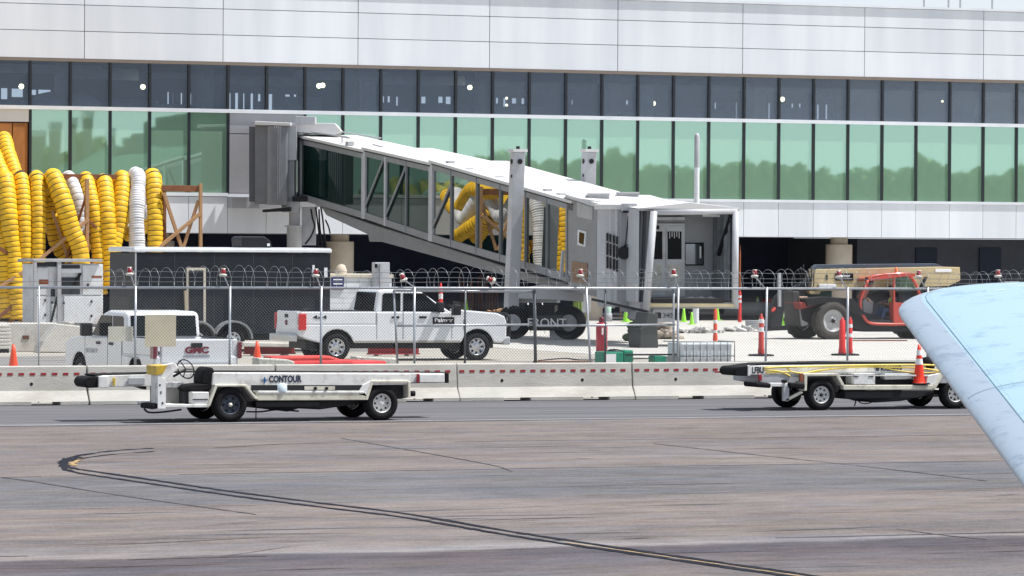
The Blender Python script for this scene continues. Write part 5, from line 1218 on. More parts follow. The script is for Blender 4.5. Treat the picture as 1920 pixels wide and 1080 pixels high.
# conveyor
f(((190,704),(273,702),(275,701),(398,698),(762,699),(842,700),(842,718),(780,716),(762,719),(398,722),(190,726)), .85, .93, 'conveyor_side', lw)
f(((190,704),(398,698),(842,700),(842,718),(762,719),(398,722),(190,726)), 1.42, 1.5, 'conveyor_side', lw)
f(((176,702),(400,696),(842,698.5),(842,700.5),(400,698.5),(176,705)), .87, 1.48, 'conveyor_belt', black)
q = F1.P(160, 717, .3); nose = MB()
q0, q1 = F1.P(168,717,.85), F1.P(186,717,.85)
ring = [(q0[0]+.11*math.cos(a), q0[1]+.105*math.sin(a)) for a in [math.pi/2+math.pi*k/10 for k in range(11)]]
MB().prism([(q1[0], q0[1]+.115)]+ring+[(q1[0], q0[1]-.10)], .84, 1.52).build('nose_roller', black, L1, .02)
f(rpoly(185,203,705,727), .8, .86, 'nose_bracket', lw); f(((212,708),(217,708),(216,724),(213,724)), .8, .84, 'bracket', lyel)
f(rpoly(240,272,708,722), .8, .84, 'cable_block', gsteel)
f(((255,724),(275,724),(275,731),(262,727)), .9, 1.2, 'pipe', blackp)
# tail end
f(rpoly(782,787,701,718), .80, .84, 'tail_marker', mat('dark_red_marker', (.3,.01,.02), .5)); f(rpoly(787,834,702,717), .79, .85, 'tail_plate', lw); f(rpoly(835,842,700,718), .8, 1.52, 'tail_roller', black)
# chassis beam with lettering
f(((398,722),(400,700),(404,699),(770,701),(770,721),(692,722),(680,735),(478,735),(460,722)), .0, .06, 'chassis_side', lw)
f(((404,722),(770,722),(770,728),(478,737),(404,737)), W1-.06, W1, 'chassis_side', lw)
f(((404,712),(764,712),(764,746),(404,746)), .3, W1-.3, 'chassis', under)
f(rpoly(471,684,722,732), -.006, .004, 'side_slot', under, 0)
f(rpoly(571,628,724,731), -.012, -.006, 'hose_clip', lcream, 0)
for px in (591, 612): q = F1.P(px, 728, -.02); MB().cyl((q[0],-.05,q[1]),(q[0],.0,q[1]),.03,n=8).build('knob', blackp, L1)
f(((482,735),(683,735),(692,744),(690,750),(484,751),(480,745)), -.02, .10, 'side_step', lcream)
f(((484,733),(683,733),(683,738),(484,738)), -.03, .2, 'step_top', lw)
f(((388,762),(404,721),(462,721),(484,748),(479,749),(459,725),(408,725),(394,762)), -.03, .22, 'fender', lcream)
f(((393,760),(408,726),(459,726),(476,748),(476,752),(400,760)), .24, .5, 'wheel_well', under, 0)
f(((684,750),(696,713),(765,713),(770,717),(770,745),(765,745),(765,718),(700,718),(690,750)), -.03, .22, 'fender', lcream)
f(((672,735),(680,722),(697,713),(690,745),(672,740)), -.02, .1, 'rear_gusset', lw)
f(((690,748),(700,718),(765,718),(765,745),(750,748)), .24, .5, 'wheel_well', under, 0)
q = F1.P(772,738,.2); MB().cyl((q[0]-.05,.2,q[1]),(q[0]+.06,.2,q[1]),.055,n=12).build('bumper_stop', black, L1)
# underside
f(((400,748),(690,746),(690,755),(600,768),(560,766),(540,772),(470,764),(440,760)), .35, 1.2, 'engine_sump', under, .02)
f(rpoly(480,600,751,764), .15, .5, 'fuel_tank', under, .03)
for x0 in (433, 717):
    x = F1.P(x0, 760)[0]; MB().cyl((x,.1,R1),(x,W1-.1,R1),.05,n=8).build('axle', under, L1)
P_ = [(*F1.P(x,y,.3)[:1], .3, F1.P(x,y,.3)[1]) for x, y in ((462,772),(490,772),(520,768),(560,771))]; MB().tube(smooth_path(P_,.1),.018,6).build('pipe', blackp, L1)
q = F1.P(480,765,.2); MB().cyl((q[0],.2,q[1]-.2),(q[0],.2,q[1]+.05),.012,n=6).build('antenna', blackp, L1)
# driving position
f(((294,704),(300,686),(327,680),(336,690),(311,712),(311,766),(295,766)), -.05, .10, 'control_column', lw, .015)
f(((296,703),(311,712),(311,766),(296,766)), -.07, -.045, 'column_face', mat('clean_white', (.78,.79,.78), .4), 0)
f(((295,704),(308,702),(308,760),(295,760)), .10, .50, 'control_column', lw, .015)
f(((292,686),(315,684),(306,700),(293,704)), -.08, .5, 'visor', lyel, .01)
for x,y,w_,h_ in ((305,756,3,4),(300,722,3,3),(302,736,2,5)): f(rpoly(x-w_/2,x+w_/2,y-h_/2,y+h_/2), -.075 if x>295 else -.055, -.05, 'scuff', blackp, 0)
c = F1.P(343.5, 691.5, .5); sw = MB(); ax = Vector((.80,.55,.35)).normalized(); a_ = ax.cross(Vector((0,0,1))).normalized(); b_ = ax.cross(a_)
ring = [Vector((c[0],.35,c[1]))+(a_*math.cos(t)+b_*math.sin(t))*.19 for t in [2*math.pi*k/24 for k in range(25)]]
sw.tube(ring, .013, 6, 0, False)
for k in (0,8,16): sw.cyl(Vector((c[0],.35,c[1])), ring[k], .011, n=5)
sw.build('steering_wheel', blackp, L1); 
q = F1.P(325, 706, .35); MB().cyl((c[0],.35,c[1]),(q[0],.35,q[1]),.025,n=8).build('steering_column', blackp, L1)
f(rpoly(311,392,758,764), -.02, W1, 'footplate', lw); f(rpoly(311,343,724,758), .5, 1.5, 'engine_cover', mat('grey_box', (.25,.25,.24), .6, dirt=.5), .03); f(rpoly(311,345,717,727), .45, 1.5, 'cover_lid', gsteel, .01)
f(rpoly(345,360,733,758), .2, .9, 'seat_base', under, .01); f(rpoly(360,392,735,758), .0, .9, 'battery_box', lw, .015); f(rpoly(362,390,748,750), -.01, .01, 'lid_seam', trimdark, 0)
f(((343,727),(350,722),(380,719),(396,718),(398,728),(392,733),(346,733)), .12, .62, 'seat_cushion', black, .03)
f(((377,720),(378,705),(383,692),(390,688),(400,689),(403,696),(401,712),(396,730),(388,722)), .12, .62, 'seat_back', black, .04)
f(((284,758),(298,756),(298,766),(284,768)), -.05, .65, 'front_bumper', black, .03)
P_ = [(F1.P(x,y,.1)[0], .1, F1.P(x,y,.1)[1]) for x, y in ((270,766),(278,773),(300,773),(340,768))]; MB().tube(smooth_path(P_,.1),.02,6).build('pipe', blackp, L1)
 
q = F1.P(368, 701, .9); MB().box(q[0]-.09,q[0]+.09,.88,.9,q[1]-.02,q[1]+.02).build('label', gsteel, L1)
navy = mat('navy_lettering', (.01,.02,.06), .5)
q = F1.P(534.5, 711, 0); a_, b_ = F1.P(504,711,0), F1.P(565,711,0)
text('fleet_lettering', 'CONTOUR', q[0], q[1], .125, navy, L1, y=-.005, width=b_[0]-a_[0], bold=.006)
q = F1.P(496, 712, 0); lg = mat('blue_logo', (.01,.10,.30), .5)
MB().prism([(q[0],q[1]+.06),(q[0]+.02,q[1]+.01),(q[0]+.07,q[1]),(q[0]+.02,q[1]-.01),(q[0]+.008,q[1]-.07),(q[0]-.008,q[1]-.07),(q[0]-.02,q[1]-.01),(q[0]-.07,q[1]),(q[0]-.02,q[1]+.01)], -.008, .0).build('airline_emblem', lg, L1)
# jug
q = F1.P(530.5, 737, -.05); jg = thing('water_jug', 'translucent white plastic jug standing on the side step of the lettered belt loader', 'jug', (F1.o.x+q[0], F1.o.y-.02, q[1]))
jm = mat('milky_plastic', (.58,.68,.74), .3, var=.05)
MB().lathe((0,.1,0),(0,0,1),[(0,0),(.125,.0),(.135,.03),(.13,.16),(.07,.20),(.035,.21),(.035,.235)],20).build('body', jm, jg); MB().lathe((0,.1,.235),(0,0,1),[(.04,0),(.04,.03),(0,.03)],12).build('cap', lg, jg)

# ---- second loader
F2 = Frame(*PY(1541, 769, 78.85).xy, 0)
L2 = at(F2, 'belt_loader', 'white belt loader with yellow hose along its beam and an orange cone on its step', 'belt loader', 'belt loaders parked along the barriers')
f = mk(F2, L2)
for px, sty in ((1541, 'oval'), (1793, 'spoke')):
    x = F2.P(px, 740)[0]; wheel(L2, x, .0, .325, .24, rimw, -1, .56, sty, blackp); wheel(L2, x, W1, .325, .24, rimw, 1, .56, sty, blackp)
f(((1406,686),(1430,685),(1760,683),(1900,684),(1900,701),(1760,701),(1432,704),(1406,703)), .30, .38, 'conveyor_side', lw)
f(((1432,685),(1760,683),(1900,684),(1900,701),(1760,701),(1432,704)), .92, 1.0, 'conveyor_side', lw)
f(((1390,687),(1430,681),(1560,679),(1900,680),(1900,683),(1560,682.5),(1430,685),(1390,690)), .32, .98, 'conveyor_belt', black)
q0, q1 = F2.P(1384,696,.3), F2.P(1407,696,.3)
ring = [(q0[0]+.10*math.cos(a), q0[1]+.095*math.sin(a)) for a in [math.pi/2+math.pi*k/10 for k in range(11)]]
MB().prism([(q1[0], q0[1]+.115)]+ring+[(q1[0], q0[1]-.10)], .28, 1.0).build('nose_roller', black, L2, .02)
f(rpoly(1341,1360,696,699), .95, 1.0, 'pin', mat('dark_red_marker', (.3,.01,.02), .5))
f(rpoly(1402,1407,685,705), .27, .31, 'nose_bracket', lw)
f(rpoly(1407,1433,686.5,702), .275, .295, 'plate', reflective, 0)
q = F2.P(1421, 694.5, .27); text('plate_lettering', 'LFBU', q[0], q[1], .13, blackp, L2, y=.27, width=.26, bold=.004)
q = F2.P(1666, 690, .295); a_, b_ = F2.P(1640,690,.295), F2.P(1691,690,.295)
text('fleet_lettering', 'CONTOUR', q[0], q[1], .10, navy, L2, y=.293, width=b_[0]-a_[0], bold=.005, rot=(math.pi/2, math.pi, 0))
yh = mat('yellow_hose', (.75,.58,.10), .5, var=.15)
for pts, r_ in (([(1432,690),(1470,688),(1520,687),(1600,685),(1700,684),(1780,685)],.022),([(1436,699),(1480,697),(1505,700),(1545,693),(1620,688),(1720,690),(1770,697)],.018),([(1434,694),(1460,696),(1475,702),(1482,706)],.02),([(1476,690),(1484,697),(1500,699),(1530,697),(1560,690)],.015),([(1640,687),(1660,690),(1700,697),(1740,699),(1800,695)],.013)):
    P_ = [(F2.P(x,y,.25)[0], .25, F2.P(x,y,.25)[1]) for x, y in pts]; MB().tube(smooth_path(P_,.1),r_,6).build('hose', yh, L2)
f(((1500,704),(1900,702),(1900,722),(1752,718),(1745,706),(1584,705),(1578,705),(1500,706)), .02, .08, 'chassis_side', lw)
f(((1500,704),(1900,702),(1900,728),(1500,728)), .35, W1-.35, 'chassis', under)
f(((1424,703),(1502,703),(1502,722),(1476,726),(1446,720),(1424,716)), .25, 1.5, 'tail_frame', gsteel, .01)
f(rpoly(1423,1429,702,714), .2, .25, 'lamp', mat('dark_red_marker', (.3,.01,.02), .5)); f(rpoly(1500,1507,700,716), -.02, .05, 'tail_lamp', mat('brown_lens', (.25,.08,.04), .3))
f(((1417,717),(1446,719),(1446,728),(1418,726)), -.1, .5, 'bumper', black, .03); f(((1480,717),(1510,719),(1510,729),(1480,727)), -.08, .3, 'bumper', black, .03)
f(rpoly(1444,1510,718,725), 0, .12, 'step_bar', lw); f(rpoly(1469,1480,722,752), -.02, .06, 'tow_post', gsteel, .01)
f(((1470,750),(1502,733),(1506,737),(1476,753)), -.02, .04, 'brace', lcream); q = F2.P(1472,715,-.02); MB().cyl((q[0],-.05,q[1]),(q[0],.1,q[1]),.035,n=10).build('tow_eye', blackp, L2)
f(((1508,733),(1508,702),(1512,700),(1572,700),(1584,722),(1579,724),(1568,705),(1514,705),(1513,733)), -.03, .22, 'fender', lcream)
f(((1513,730),(1514,705),(1568,705),(1578,724),(1570,735)), .24, .5, 'wheel_well', under, 0)
f(((1580,722),(1750,722),(1754,728),(1752,731),(1582,731)), -.02, .12, 'side_step', lcream)
f(((1748,728),(1766,700),(1830,700),(1846,728),(1840,730),(1826,705),(1769,705),(1754,730)), -.03, .22, 'fender', lcream)
f(((1756,728),(1769,705),(1826,705),(1838,728)), .24, .5, 'wheel_well', under, 0)
bx = f(rpoly(1601,1641,700,721), -.01, .4, 'tool_box', lw, .01); 
for x in (1606,1634): f(rpoly(x-5,x+4,705,706.5), -.02, -.008, 'latch', blackp, 0, bx)
f(((1657,704),(1660,700),(1710,700),(1712,704),(1710,711),(1659,712)), .1, .3, 'silver_box', steel, .02); f(rpoly(1596,1602,700,721), .1, .3, 'bracket', gsteel)
f(rpoly(1712,1730,702,712), .1, .2, 'pipe', gsteel); f(((1736,722),(1740,704),(1762,700),(1752,722)), 0, .1, 'gusset', lw)
f(((1582,731),(1752,731),(1752,740),(1690,752),(1640,755),(1622,750),(1584,748)), .3, 1.2, 'engine_sump', under, .02); f(rpoly(1584,1676,732,748), .12, .5, 'fuel_tank', under, .03)
P_ = [(F2.P(x,y,.2)[0], .2, F2.P(x,y,.2)[1]) for x, y in ((1606,748),(1615,756),(1630,756),(1640,750))]; MB().tube(smooth_path(P_,.1),.012,6).build('pipe', blackp, L2)
q = F2.P(1604,752,.2); MB().bar((q[0]+.03,.2,q[1]+.08),(q[0]-.02,.2,q[1]-.1),.02).build('lever', blackp, L2)
for x0 in (1541, 1793): x = F2.P(x0, 740)[0]; MB().cyl((x,.1,.325),(x,W1-.1,.325),.05,n=8).build('axle', under, L2)
q = F2.P(1740, 681, .4); MB().lathe((q[0],.4,q[1]-.12),(0,0,1),[(.0,0),(.14,.02),(.17,.12),(.12,.24),(0,.26)],16).build('seat_back', black, L2)
q = F2.P(1723, 722, -.05); cy = F2.o.y-.02+.1
t = thing('traffic_cone', 'orange cone with two white bands standing on the step of the right belt loader', 'traffic cone', (PY(1723,719,cy).x, cy, PY(1723,720.5,cy).z), 0, 'orange traffic cones')
h = PY(1723,646,cy).z-t.location.z
MB().box(-.18,.18,-.16,.16,0,.03).build('base', blackp, t, .008)
redor = mat('vivid_orange_red', (.85,.035,.01), .4, var=.08)
pr = lambda q: .125*(1-q)+.03*q
MB().lathe((0,0,.03),(0,0,1),[(pr(0)*1.15,0),(pr(0),.03)]+[(pr(q),q*(h-.03)) for q in (.2,.5,.8,1)]+[(0,h-.03)],24).build('body', redor, t)
for a_, b_ in ((.48,.63),(.72,.86)): MB().lathe((0,0,.03),(0,0,1),[(pr(a_)+.004,a_*(h-.03)),(pr(b_)+.004,b_*(h-.03))],24).build('reflective_band', reflective, t)

# ================================================================ TELEHANDLER
Y3 = 133.0; F3 = Frame(*PY(1563, 637, Y3).xy, 0)
TL = at(F3, 'telehandler', 'tan and red telescopic handler with big grey-rimmed tyres, an orange-framed cab and black forks', 'telehandler')
f = mk(F3, TL)
tan = mat('tan_boom_paint', (.52,.42,.24), .5, var=.12, scale=1.5, dirt=.4, dirtcol=(.3,.22,.13), dscale=1.5); ored = mat('orange_red_paint', (.50,.06,.04), .4, var=.12, dirt=.3, dirtcol=(.25,.07,.04), coat=.2)
tyre = mat('dusty_tyre', (.065,.06,.055), .9, var=.35, scale=6, bump=.5); rimg = mat('grey_rim', (.42,.42,.42), .5, var=.12, dirt=.3)
x = F3.P(1563,602)[0]; xr2 = F3.P(1762,602,0)[0]
for xx in (x, xr2):
    wheel(TL, xx, 0, .66, .48, rimg, -1, .60, 'dish', blackp, tyre, 16); wheel(TL, xx-.12, 2.35, .66, .48, rimg, 1, .60, 'dish', blackp, tyre, 16)
f(((1530,505),(1760,500),(1800,501),(1801,526),(1780,536),(1700,540),(1516,547)), 1.1, 1.65, 'boom', tan, .02)
f(((1516,547),(1526,540),(1540,546),(1537,552),(1520,552)), 1.1, 1.65, 'boom_tip', tan, .02)
f(((1528,502),(1534,496),(1755,494),(1768,500),(1768,504),(1530,506)), 1.15, 1.5, 'hydraulic_ram', mat('dark_steel_ram', (.08,.10,.13), .35, metal=.4), .02)
f(rpoly(1566,1600,512,526), 1.08, 1.1, 'boom_sign', blackp, 0); q = F3.P(1584,517,1.06); text('sign_lettering', 'Palmer', q[0], q[1], .12, reflective, TL, y=1.06, width=.42, bold=.003); f(rpoly(1570,1597,522,523.3), 1.06, 1.08, 'sign_line', reflective, 0)
f(rpoly(1754,1784,504,510), 1.085, 1.1, 'boom_label', reflective, 0); f(rpoly(1549,1552,515,525), 1.08, 1.1, 'slot', blackp, 0)
f(rpoly(1536,1568,533,541), 1.0, 1.1, 'white_box', white, .01)
f(((1735,520),(1740,519),(1728,545),(1722,545)), 1.0, 1.1, 'strut', blackp)
f(((1500,565),(1545,565),(1590,572),(1620,585),(1660,596),(1800,596),(1800,622),(1620,622),(1590,612),(1530,612),(1505,600)), .55, 1.9, 'chassis', under, .03)
f(((1499,567),(1532,565),(1545,568),(1502,580)), .2, 1.9, 'fender', mat('dusty_dark_red', (.30,.04,.03), .6, var=.2), .02); f(rpoly(1500,1515,556,566), .6, 1.2, 'lamp_box', mat('tan_lamp', (.6,.42,.3), .5))
f(((1510,560),(1545,556),(1600,560),(1625,590),(1600,590),(1560,566),(1515,575)), .1, .6, 'fender', blackp, .02)
f(rpoly(1512,1560,541,566), 1.3, 2.0, 'rear_tank', mat('dark_green_paint', (.01,.07,.05), .5), .03)
# carriage, forks and mast pieces at the boom end
f(((1486,546),(1499,546),(1500,575),(1505,612),(1492,612),(1488,580)), .7, 1.5, 'carriage', mat('grey_carriage', (.06,.06,.06), .6, var=.3), .03)
f(((1458,556),(1470,545),(1472,575),(1466,612),(1444,616),(1450,575)), .6, .95, 'fork_frame', under, .03)
f(rpoly(1460,1465,512,575), .5, .6, 'guide_bar', gsteel, .01); f(((1500,575),(1510,573),(1516,610),(1504,612)), .6, 1.4, 'tilt_link', gsteel, .02)
f(((1436,612),(1480,610),(1480,618),(1430,620)), .7, .85, 'fork', under, .01); f(((1430,614),(1480,612),(1480,619),(1428,621)), 1.5, 1.65, 'fork', under, .01)
f(((1480,548),(1528,516),(1535,524),(1500,560)), 1.2, 1.6, 'boom_head', under, .03)
for px, py in ((1449,582),(1452,579)): q = F3.P(px,py,.55); MB().lathe((q[0],.55,q[1]),(0,1,0),[(0,-.04),(.05,-.03),(.06,.02)],10).build('valve', mat('bright_red_valve', (.6,.04,.04), .4), TL)
hs = MB()
for k in range(7):
    P_ = [(F3.P(1496+k*5,505+k*1.5,1)[0],1.0,F3.P(1496,505+k,1)[1]+.1*(k%3)), (F3.P(1500+k*4,525,1)[0],.95,F3.P(1500,525+k*2,1)[1]), (F3.P(1486+k*5,548,1)[0],1.0,F3.P(1490,546,1)[1])]; MB().tube(smooth_path(P_,.1),.02,5).build('hydraulic_hose', blackp, TL)
# cab: near side, orange frame around an open door
vC = .25
def tubepx(pts, v, r_, name, m, parent=TL, step=.08): 
    P_ = [(F3.P(a,b,v)[0], v, F3.P(a,b,v)[1]) for a, b in pts]; return MB().tube(smooth_path(P_, step), r_, 8).build(name, m, parent)
tubepx([(1627,526),(1638,518),(1680,514),(1700,515),(1712,525),(1722,545),(1726,570)], vC, .055, 'cab_frame', ored)
tubepx([(1627,526),(1620,545),(1613,565),(1614,582),(1622,598),(1632,606),(1660,608),(1700,608)], vC, .055, 'cab_frame', ored)
tubepx([(1676,516),(1676,608)], vC, .045, 'cab_frame', ored)
tubepx([(1627,526),(1612,558)], 1.2, .05, 'cab_frame', ored); tubepx([(1722,540),(1726,606)], 1.25, .05, 'cab_frame', ored)
f(((1630,522),(1700,511),(1716,513),(1718,519),(1700,518),(1630,527)), vC-.05, 1.2, 'cab_roof', ored, .02)
f(((1675,566),(1690,568),(1740,568),(1740,610),(1676,609)), vC-.04, vC+.3, 'rear_door_panel', ored, .02)
f(((1612,558),(1636,520),(1644,520),(1622,560)), vC+.2, vC+.5, 'mirror_arm', mat('dull_red_brown', (.28,.10,.08), .6)); f(((1626,520),(1638,519),(1638,532),(1628,534)), vC+.0, vC+.2, 'mirror', blackp, .02)
f(((1632,600),(1720,600),(1720,612),(1632,610)), vC, 1.2, 'cab_floor', under, .01); f(((1725,540),(1740,560),(1740,608),(1722,608)), vC+.3, 1.2, 'cab_back', under)
f(((1620,560),(1645,548),(1690,546),(1690,556),(1640,566),(1632,600),(1624,598)), 1.0, 1.2, 'dashboard', under, .02)
MB().prism(F3.poly(((1632,524),(1672,518),(1672,545),(1628,548)), 1.18), 1.16, 1.18).build('window_pane', glass('cab_green_glass', (.7,.85,.8), .1, (.45,.6,.55), .02, (.1,.15,.13), .25), TL)
MB().prism(F3.poly(((1680,517),(1708,519),(1718,545),(1680,547)), vC), vC, vC+.015).build('window_pane', glass('cab_green_glass', (.7,.85,.8), .1, (.45,.6,.55)), TL)
f(((1618,565),(1626,556),(1638,566),(1636,585),(1628,597),(1620,590)), .9, 1.0, 'front_glass_reflection', mat('painted_glass_reflection', (.30,.31,.33), .5), .01)  # grey slab painted in as the reflection on the front glass
q = F3.P(1628,562,.5); MB().lathe((q[0],.5,q[1]),(.8,0,.6),[(0,0),(.06,.02),(.13,.0),(.06,-.02)],12).build('work_lamp', mat('tan_lamp', (.6,.42,.3), .5), TL)
q = F3.P(1680,510,.7); MB().lathe((q[0],.7,q[1]-.02),(0,0,1),[(.06,0),(.05,.06),(.05,.16),(0,.2)],12).build('beacon', mat('orange_beacon', (.8,.2,.05), .3), TL)
f(((1668,570),(1690,566),(1694,590),(1668,592)), .5, 1.0, 'seat', under, .04); f(((1684,545),(1694,545),(1696,590),(1686,590)), .5, 1.0, 'seat_back', under, .04)
c = F3.P(1648,563,.75); MB().lathe((c[0],.75,c[1]),(-.5,0,.85),[(.17,0),(.19,.012),(.17,.024)],20).build('steering_wheel', blackp, TL)
# operator
def skinbody(name, joints, edges, m, parent=None, lv=2):
    me = bpy.data.meshes.new(name); me.from_pydata([j[0] for j in joints], edges, []); me.materials.append(m)
    o = bpy.data.objects.new(name, me); COL.objects.link(o)
    if parent: o.parent = parent
    md = o.modifiers.new('skin', 'SKIN'); md.use_smooth_shade = True
    for i, j in enumerate(joints):
        sv = me.skin_vertices[0].data[i]; r_ = j[1]; sv.radius = (r_, r_) if not isinstance(r_, tuple) else r_; sv.use_root = (i == 0)
    ss = o.modifiers.new('sub', 'SUBSURF'); ss.levels = ss.render_levels = lv; return o
def h3(px, py, v): q = F3.P(px, py, v); return (q[0], v, q[1])
skin = mat('skin', (.35,.20,.13), .6, var=.05); jeans = mat('blue_jeans', (.05,.10,.20), .85, var=.25, scale=10); vestm = mat('hi_vis_vest', (.42,.62,.10), .7, var=.12); shirt = mat('dark_shirt', (.06,.045,.06), .8, var=.2)
PX_, PY_ = F3.o.x, F3.o.y
per = thing('person', 'operator in a hi-vis vest and blue jeans seated in the orange cab of the telehandler', 'person', (PX_, PY_, 0))
pel = h3(1674,585,.75); v3 = Vector
def up(a, dx=0, dy=0, dz=0): return (a[0]+dx, a[1]+dy, a[2]+dz)
hip = up(pel); ch = up(pel, -.02, 0, .42); nk = up(pel, -.04, 0, .56); hd = up(pel, -.07, 0, .66); hd2 = up(pel,-.08,0,.78)
kl = up(pel,-.40,-.14,.10); kr = up(pel,-.42,.12,.14); al = up(pel,-.55,-.16,-.30); ar = up(pel,-.58,.12,-.28); tl_ = up(al,-.17,0,-.05); tr_ = up(ar,-.17,0,-.05)
sl_ = up(ch,0,-.19,.06); sr_ = up(ch,0,.19,.06); el_ = up(sl_,-.10,-.05,-.26); er_ = up(sr_,-.14,.03,-.25); hl = up(el_,-.25,.05,.08); hr_ = up(er_,-.24,-.04,.10)
J = [(hip,.13),(up(pel,0,0,.2),.12),(ch,(.15,.12)),(nk,.05),(hd,.075),(hd2,.085),(up(hd2,0,0,.08),.06),(kl,.075),(al,.05),(tl_,.04),(kr,.075),(ar,.05),(tr_,.04),(sl_,.06),(el_,.042),(hl,.03),(sr_,.06),(er_,.042),(hr_,.03),(up(pel,-.08,-.11,0),.095),(up(pel,-.08,.11,0),.095)]
E = [(0,1),(1,2),(2,3),(3,4),(4,5),(5,6),(0,19),(19,7),(7,8),(8,9),(0,20),(20,10),(10,11),(11,12),(2,13),(13,14),(14,15),(2,16),(16,17),(17,18)]
skinbody('body', J, E, skin, per)
skinbody('jeans', [(hip,.15),(up(pel,-.08,-.11,0),.11),(kl,.09),(up(al,.02,0,.03),.07),(up(pel,-.08,.11,0),.11),(kr,.09),(up(ar,.02,0,.03),.07)], [(0,1),(1,2),(2,3),(0,4),(4,5),(5,6)], jeans, per)
skinbody('shirt', [(up(pel,0,0,.05),.145),(up(pel,0,0,.2),.14),(up(ch,0,0,.02),(.165,.13)),(sl_,.075),(el_,.055),(up(hl,.06,0,-.02),.045),(sr_,.075),(er_,.055),(up(hr_,.06,0,-.02),.045)], [(0,1),(1,2),(2,3),(3,4),(4,5),(2,6),(6,7),(7,8)], shirt, per)
skinbody('vest', [(up(pel,0,0,.08),.155),(up(pel,0,0,.22),.152),(up(ch,0,0,.02),(.18,.145)),(up(ch,0,0,.08),(.15,.11))], [(0,1),(1,2),(2,3)], vestm, per)
for s_, tp, ak in ((-1,tl_,al),(1,tr_,ar)): skinbody('boot', [(up(ak,.03,0,.0),.06),(up(ak,0,0,-.05),.062),(up(tp,0,0,-.01),.045)], [(0,1),(1,2)], mat('tan_boots', (.35,.26,.16), .8), per, 1)
for s_, hh in ((-1,hl),(1,hr_)):
    for k in range(4):
        b0 = up(hh,-.02,-.03+k*.018,0); skinbody('finger', [(b0,.011),(up(b0,-.045,0,.01),.010),(up(b0,-.07,0,-.02),.009),(up(b0,-.06,0,-.045),.008)], [(0,1),(1,2),(2,3)], skin, per, 1)
    b0 = up(hh,0,-s_*.03,.01); skinbody('thumb', [(b0,.013),(up(b0,-.03,-s_*.02,.01),.011),(up(b0,-.055,-s_*.02,-.01),.009)], [(0,1),(1,2)], skin, per, 1)
MB().lathe(up(hd2,0,0,.03),(-.12,0,1),[(.155,-.02),(.135,.0),(.13,.05),(.10,.11),(0,.14)],18).build('helmet', mat('dark_helmet', (.05,.06,.07), .4), per)
fc = MB()
for s_ in (-1,1): fc.add([Vector(up(hd2,-.088,s_*.032,-.005))+v*.012 for v in iv], fi, 1, True)
fc.add([Vector(up(hd2,-.105,0,-.035))+Vector((v.x*.02,v.y*.014,v.z*.028)) for v in iv], fi, 0, True); fc.add([Vector(up(hd2,-.088,0,-.075))+Vector((v.x*.01,v.y*.028,v.z*.007)) for v in iv], fi, 1, True)
for s_ in (-1,1): fc.add([Vector(up(hd2,0,s_*.088,-.02))+Vector((v.x*.02,v.y*.012,v.z*.03)) for v in iv], fi, 0, True)
fc.build('face', [skin, mat('dark_features', (.06,.03,.03), .6)], per)

# ================================================================ AIRCRAFT WING
wing_blue = bpy.data.materials.new('wing_pale_blue'); wing_blue.use_nodes = True
wb = wing_blue.node_tree.nodes['Principled BSDF']; wb.inputs['Base Color'].default_value = (.30,.60,.74,1); wb.inputs['Roughness'].default_value = .32; wb.inputs['Coat Weight'].default_value = .3
def wingmat(name, col, metal, rough, streak):
    m = bpy.data.materials.new(name); m.use_nodes = True; n = m.node_tree; B = n.nodes['Principled BSDF']; B.inputs['Metallic'].default_value = metal
    tc = n.nodes.new('ShaderNodeTexCoord'); mp = n.nodes.new('ShaderNodeMapping'); mp.inputs['Scale'].default_value = (streak, 1.2, 1); n.links.new(tc.outputs['Object'], mp.inputs[0])
    a = n.nodes.new('ShaderNodeTexNoise'); a.inputs['Scale'].default_value = 6; a.inputs['Detail'].default_value = 8; a.inputs['Roughness'].default_value = .7; n.links.new(mp.outputs[0], a.inputs[0])
    r = n.nodes.new('ShaderNodeValToRGB'); n.links.new(a.outputs[0], r.inputs[0]); e = r.color_ramp.elements
    e[0].position = .36; e[0].color = (col[0]*.72, col[1]*.75, col[2]*.8, 1); e[1].position = .46; e[1].color = (*col, 1)
    n.links.new(r.outputs[0], B.inputs['Base Color']); rr = n.nodes.new('ShaderNodeMapRange'); n.links.new(a.outputs[0], rr.inputs[0]); rr.inputs[3].default_value = rough+.15; rr.inputs[4].default_value = rough-.05; n.links.new(rr.outputs[0], B.inputs['Roughness'])
    g_ = n.nodes.new('ShaderNodeTexNoise'); g_.inputs['Scale'].default_value = 260; n.links.new(tc.outputs['Object'], g_.inputs[0]); bp = n.nodes.new('ShaderNodeBump'); bp.inputs['Strength'].default_value = .12; bp.inputs['Distance'].default_value = .001; n.links.new(g_.outputs[0], bp.inputs['Height']); n.links.new(bp.outputs[0], B.inputs['Normal'])
    return m
wskin = wingmat('wing_blue_skin', (.29,.45,.55), .0, .2, 1.0); wle = wingmat('leading_edge_metal', (.47,.57,.67), .55, .28, 3.0)  # skin blue mixes pale paint with the sky's reflection, put into the colour
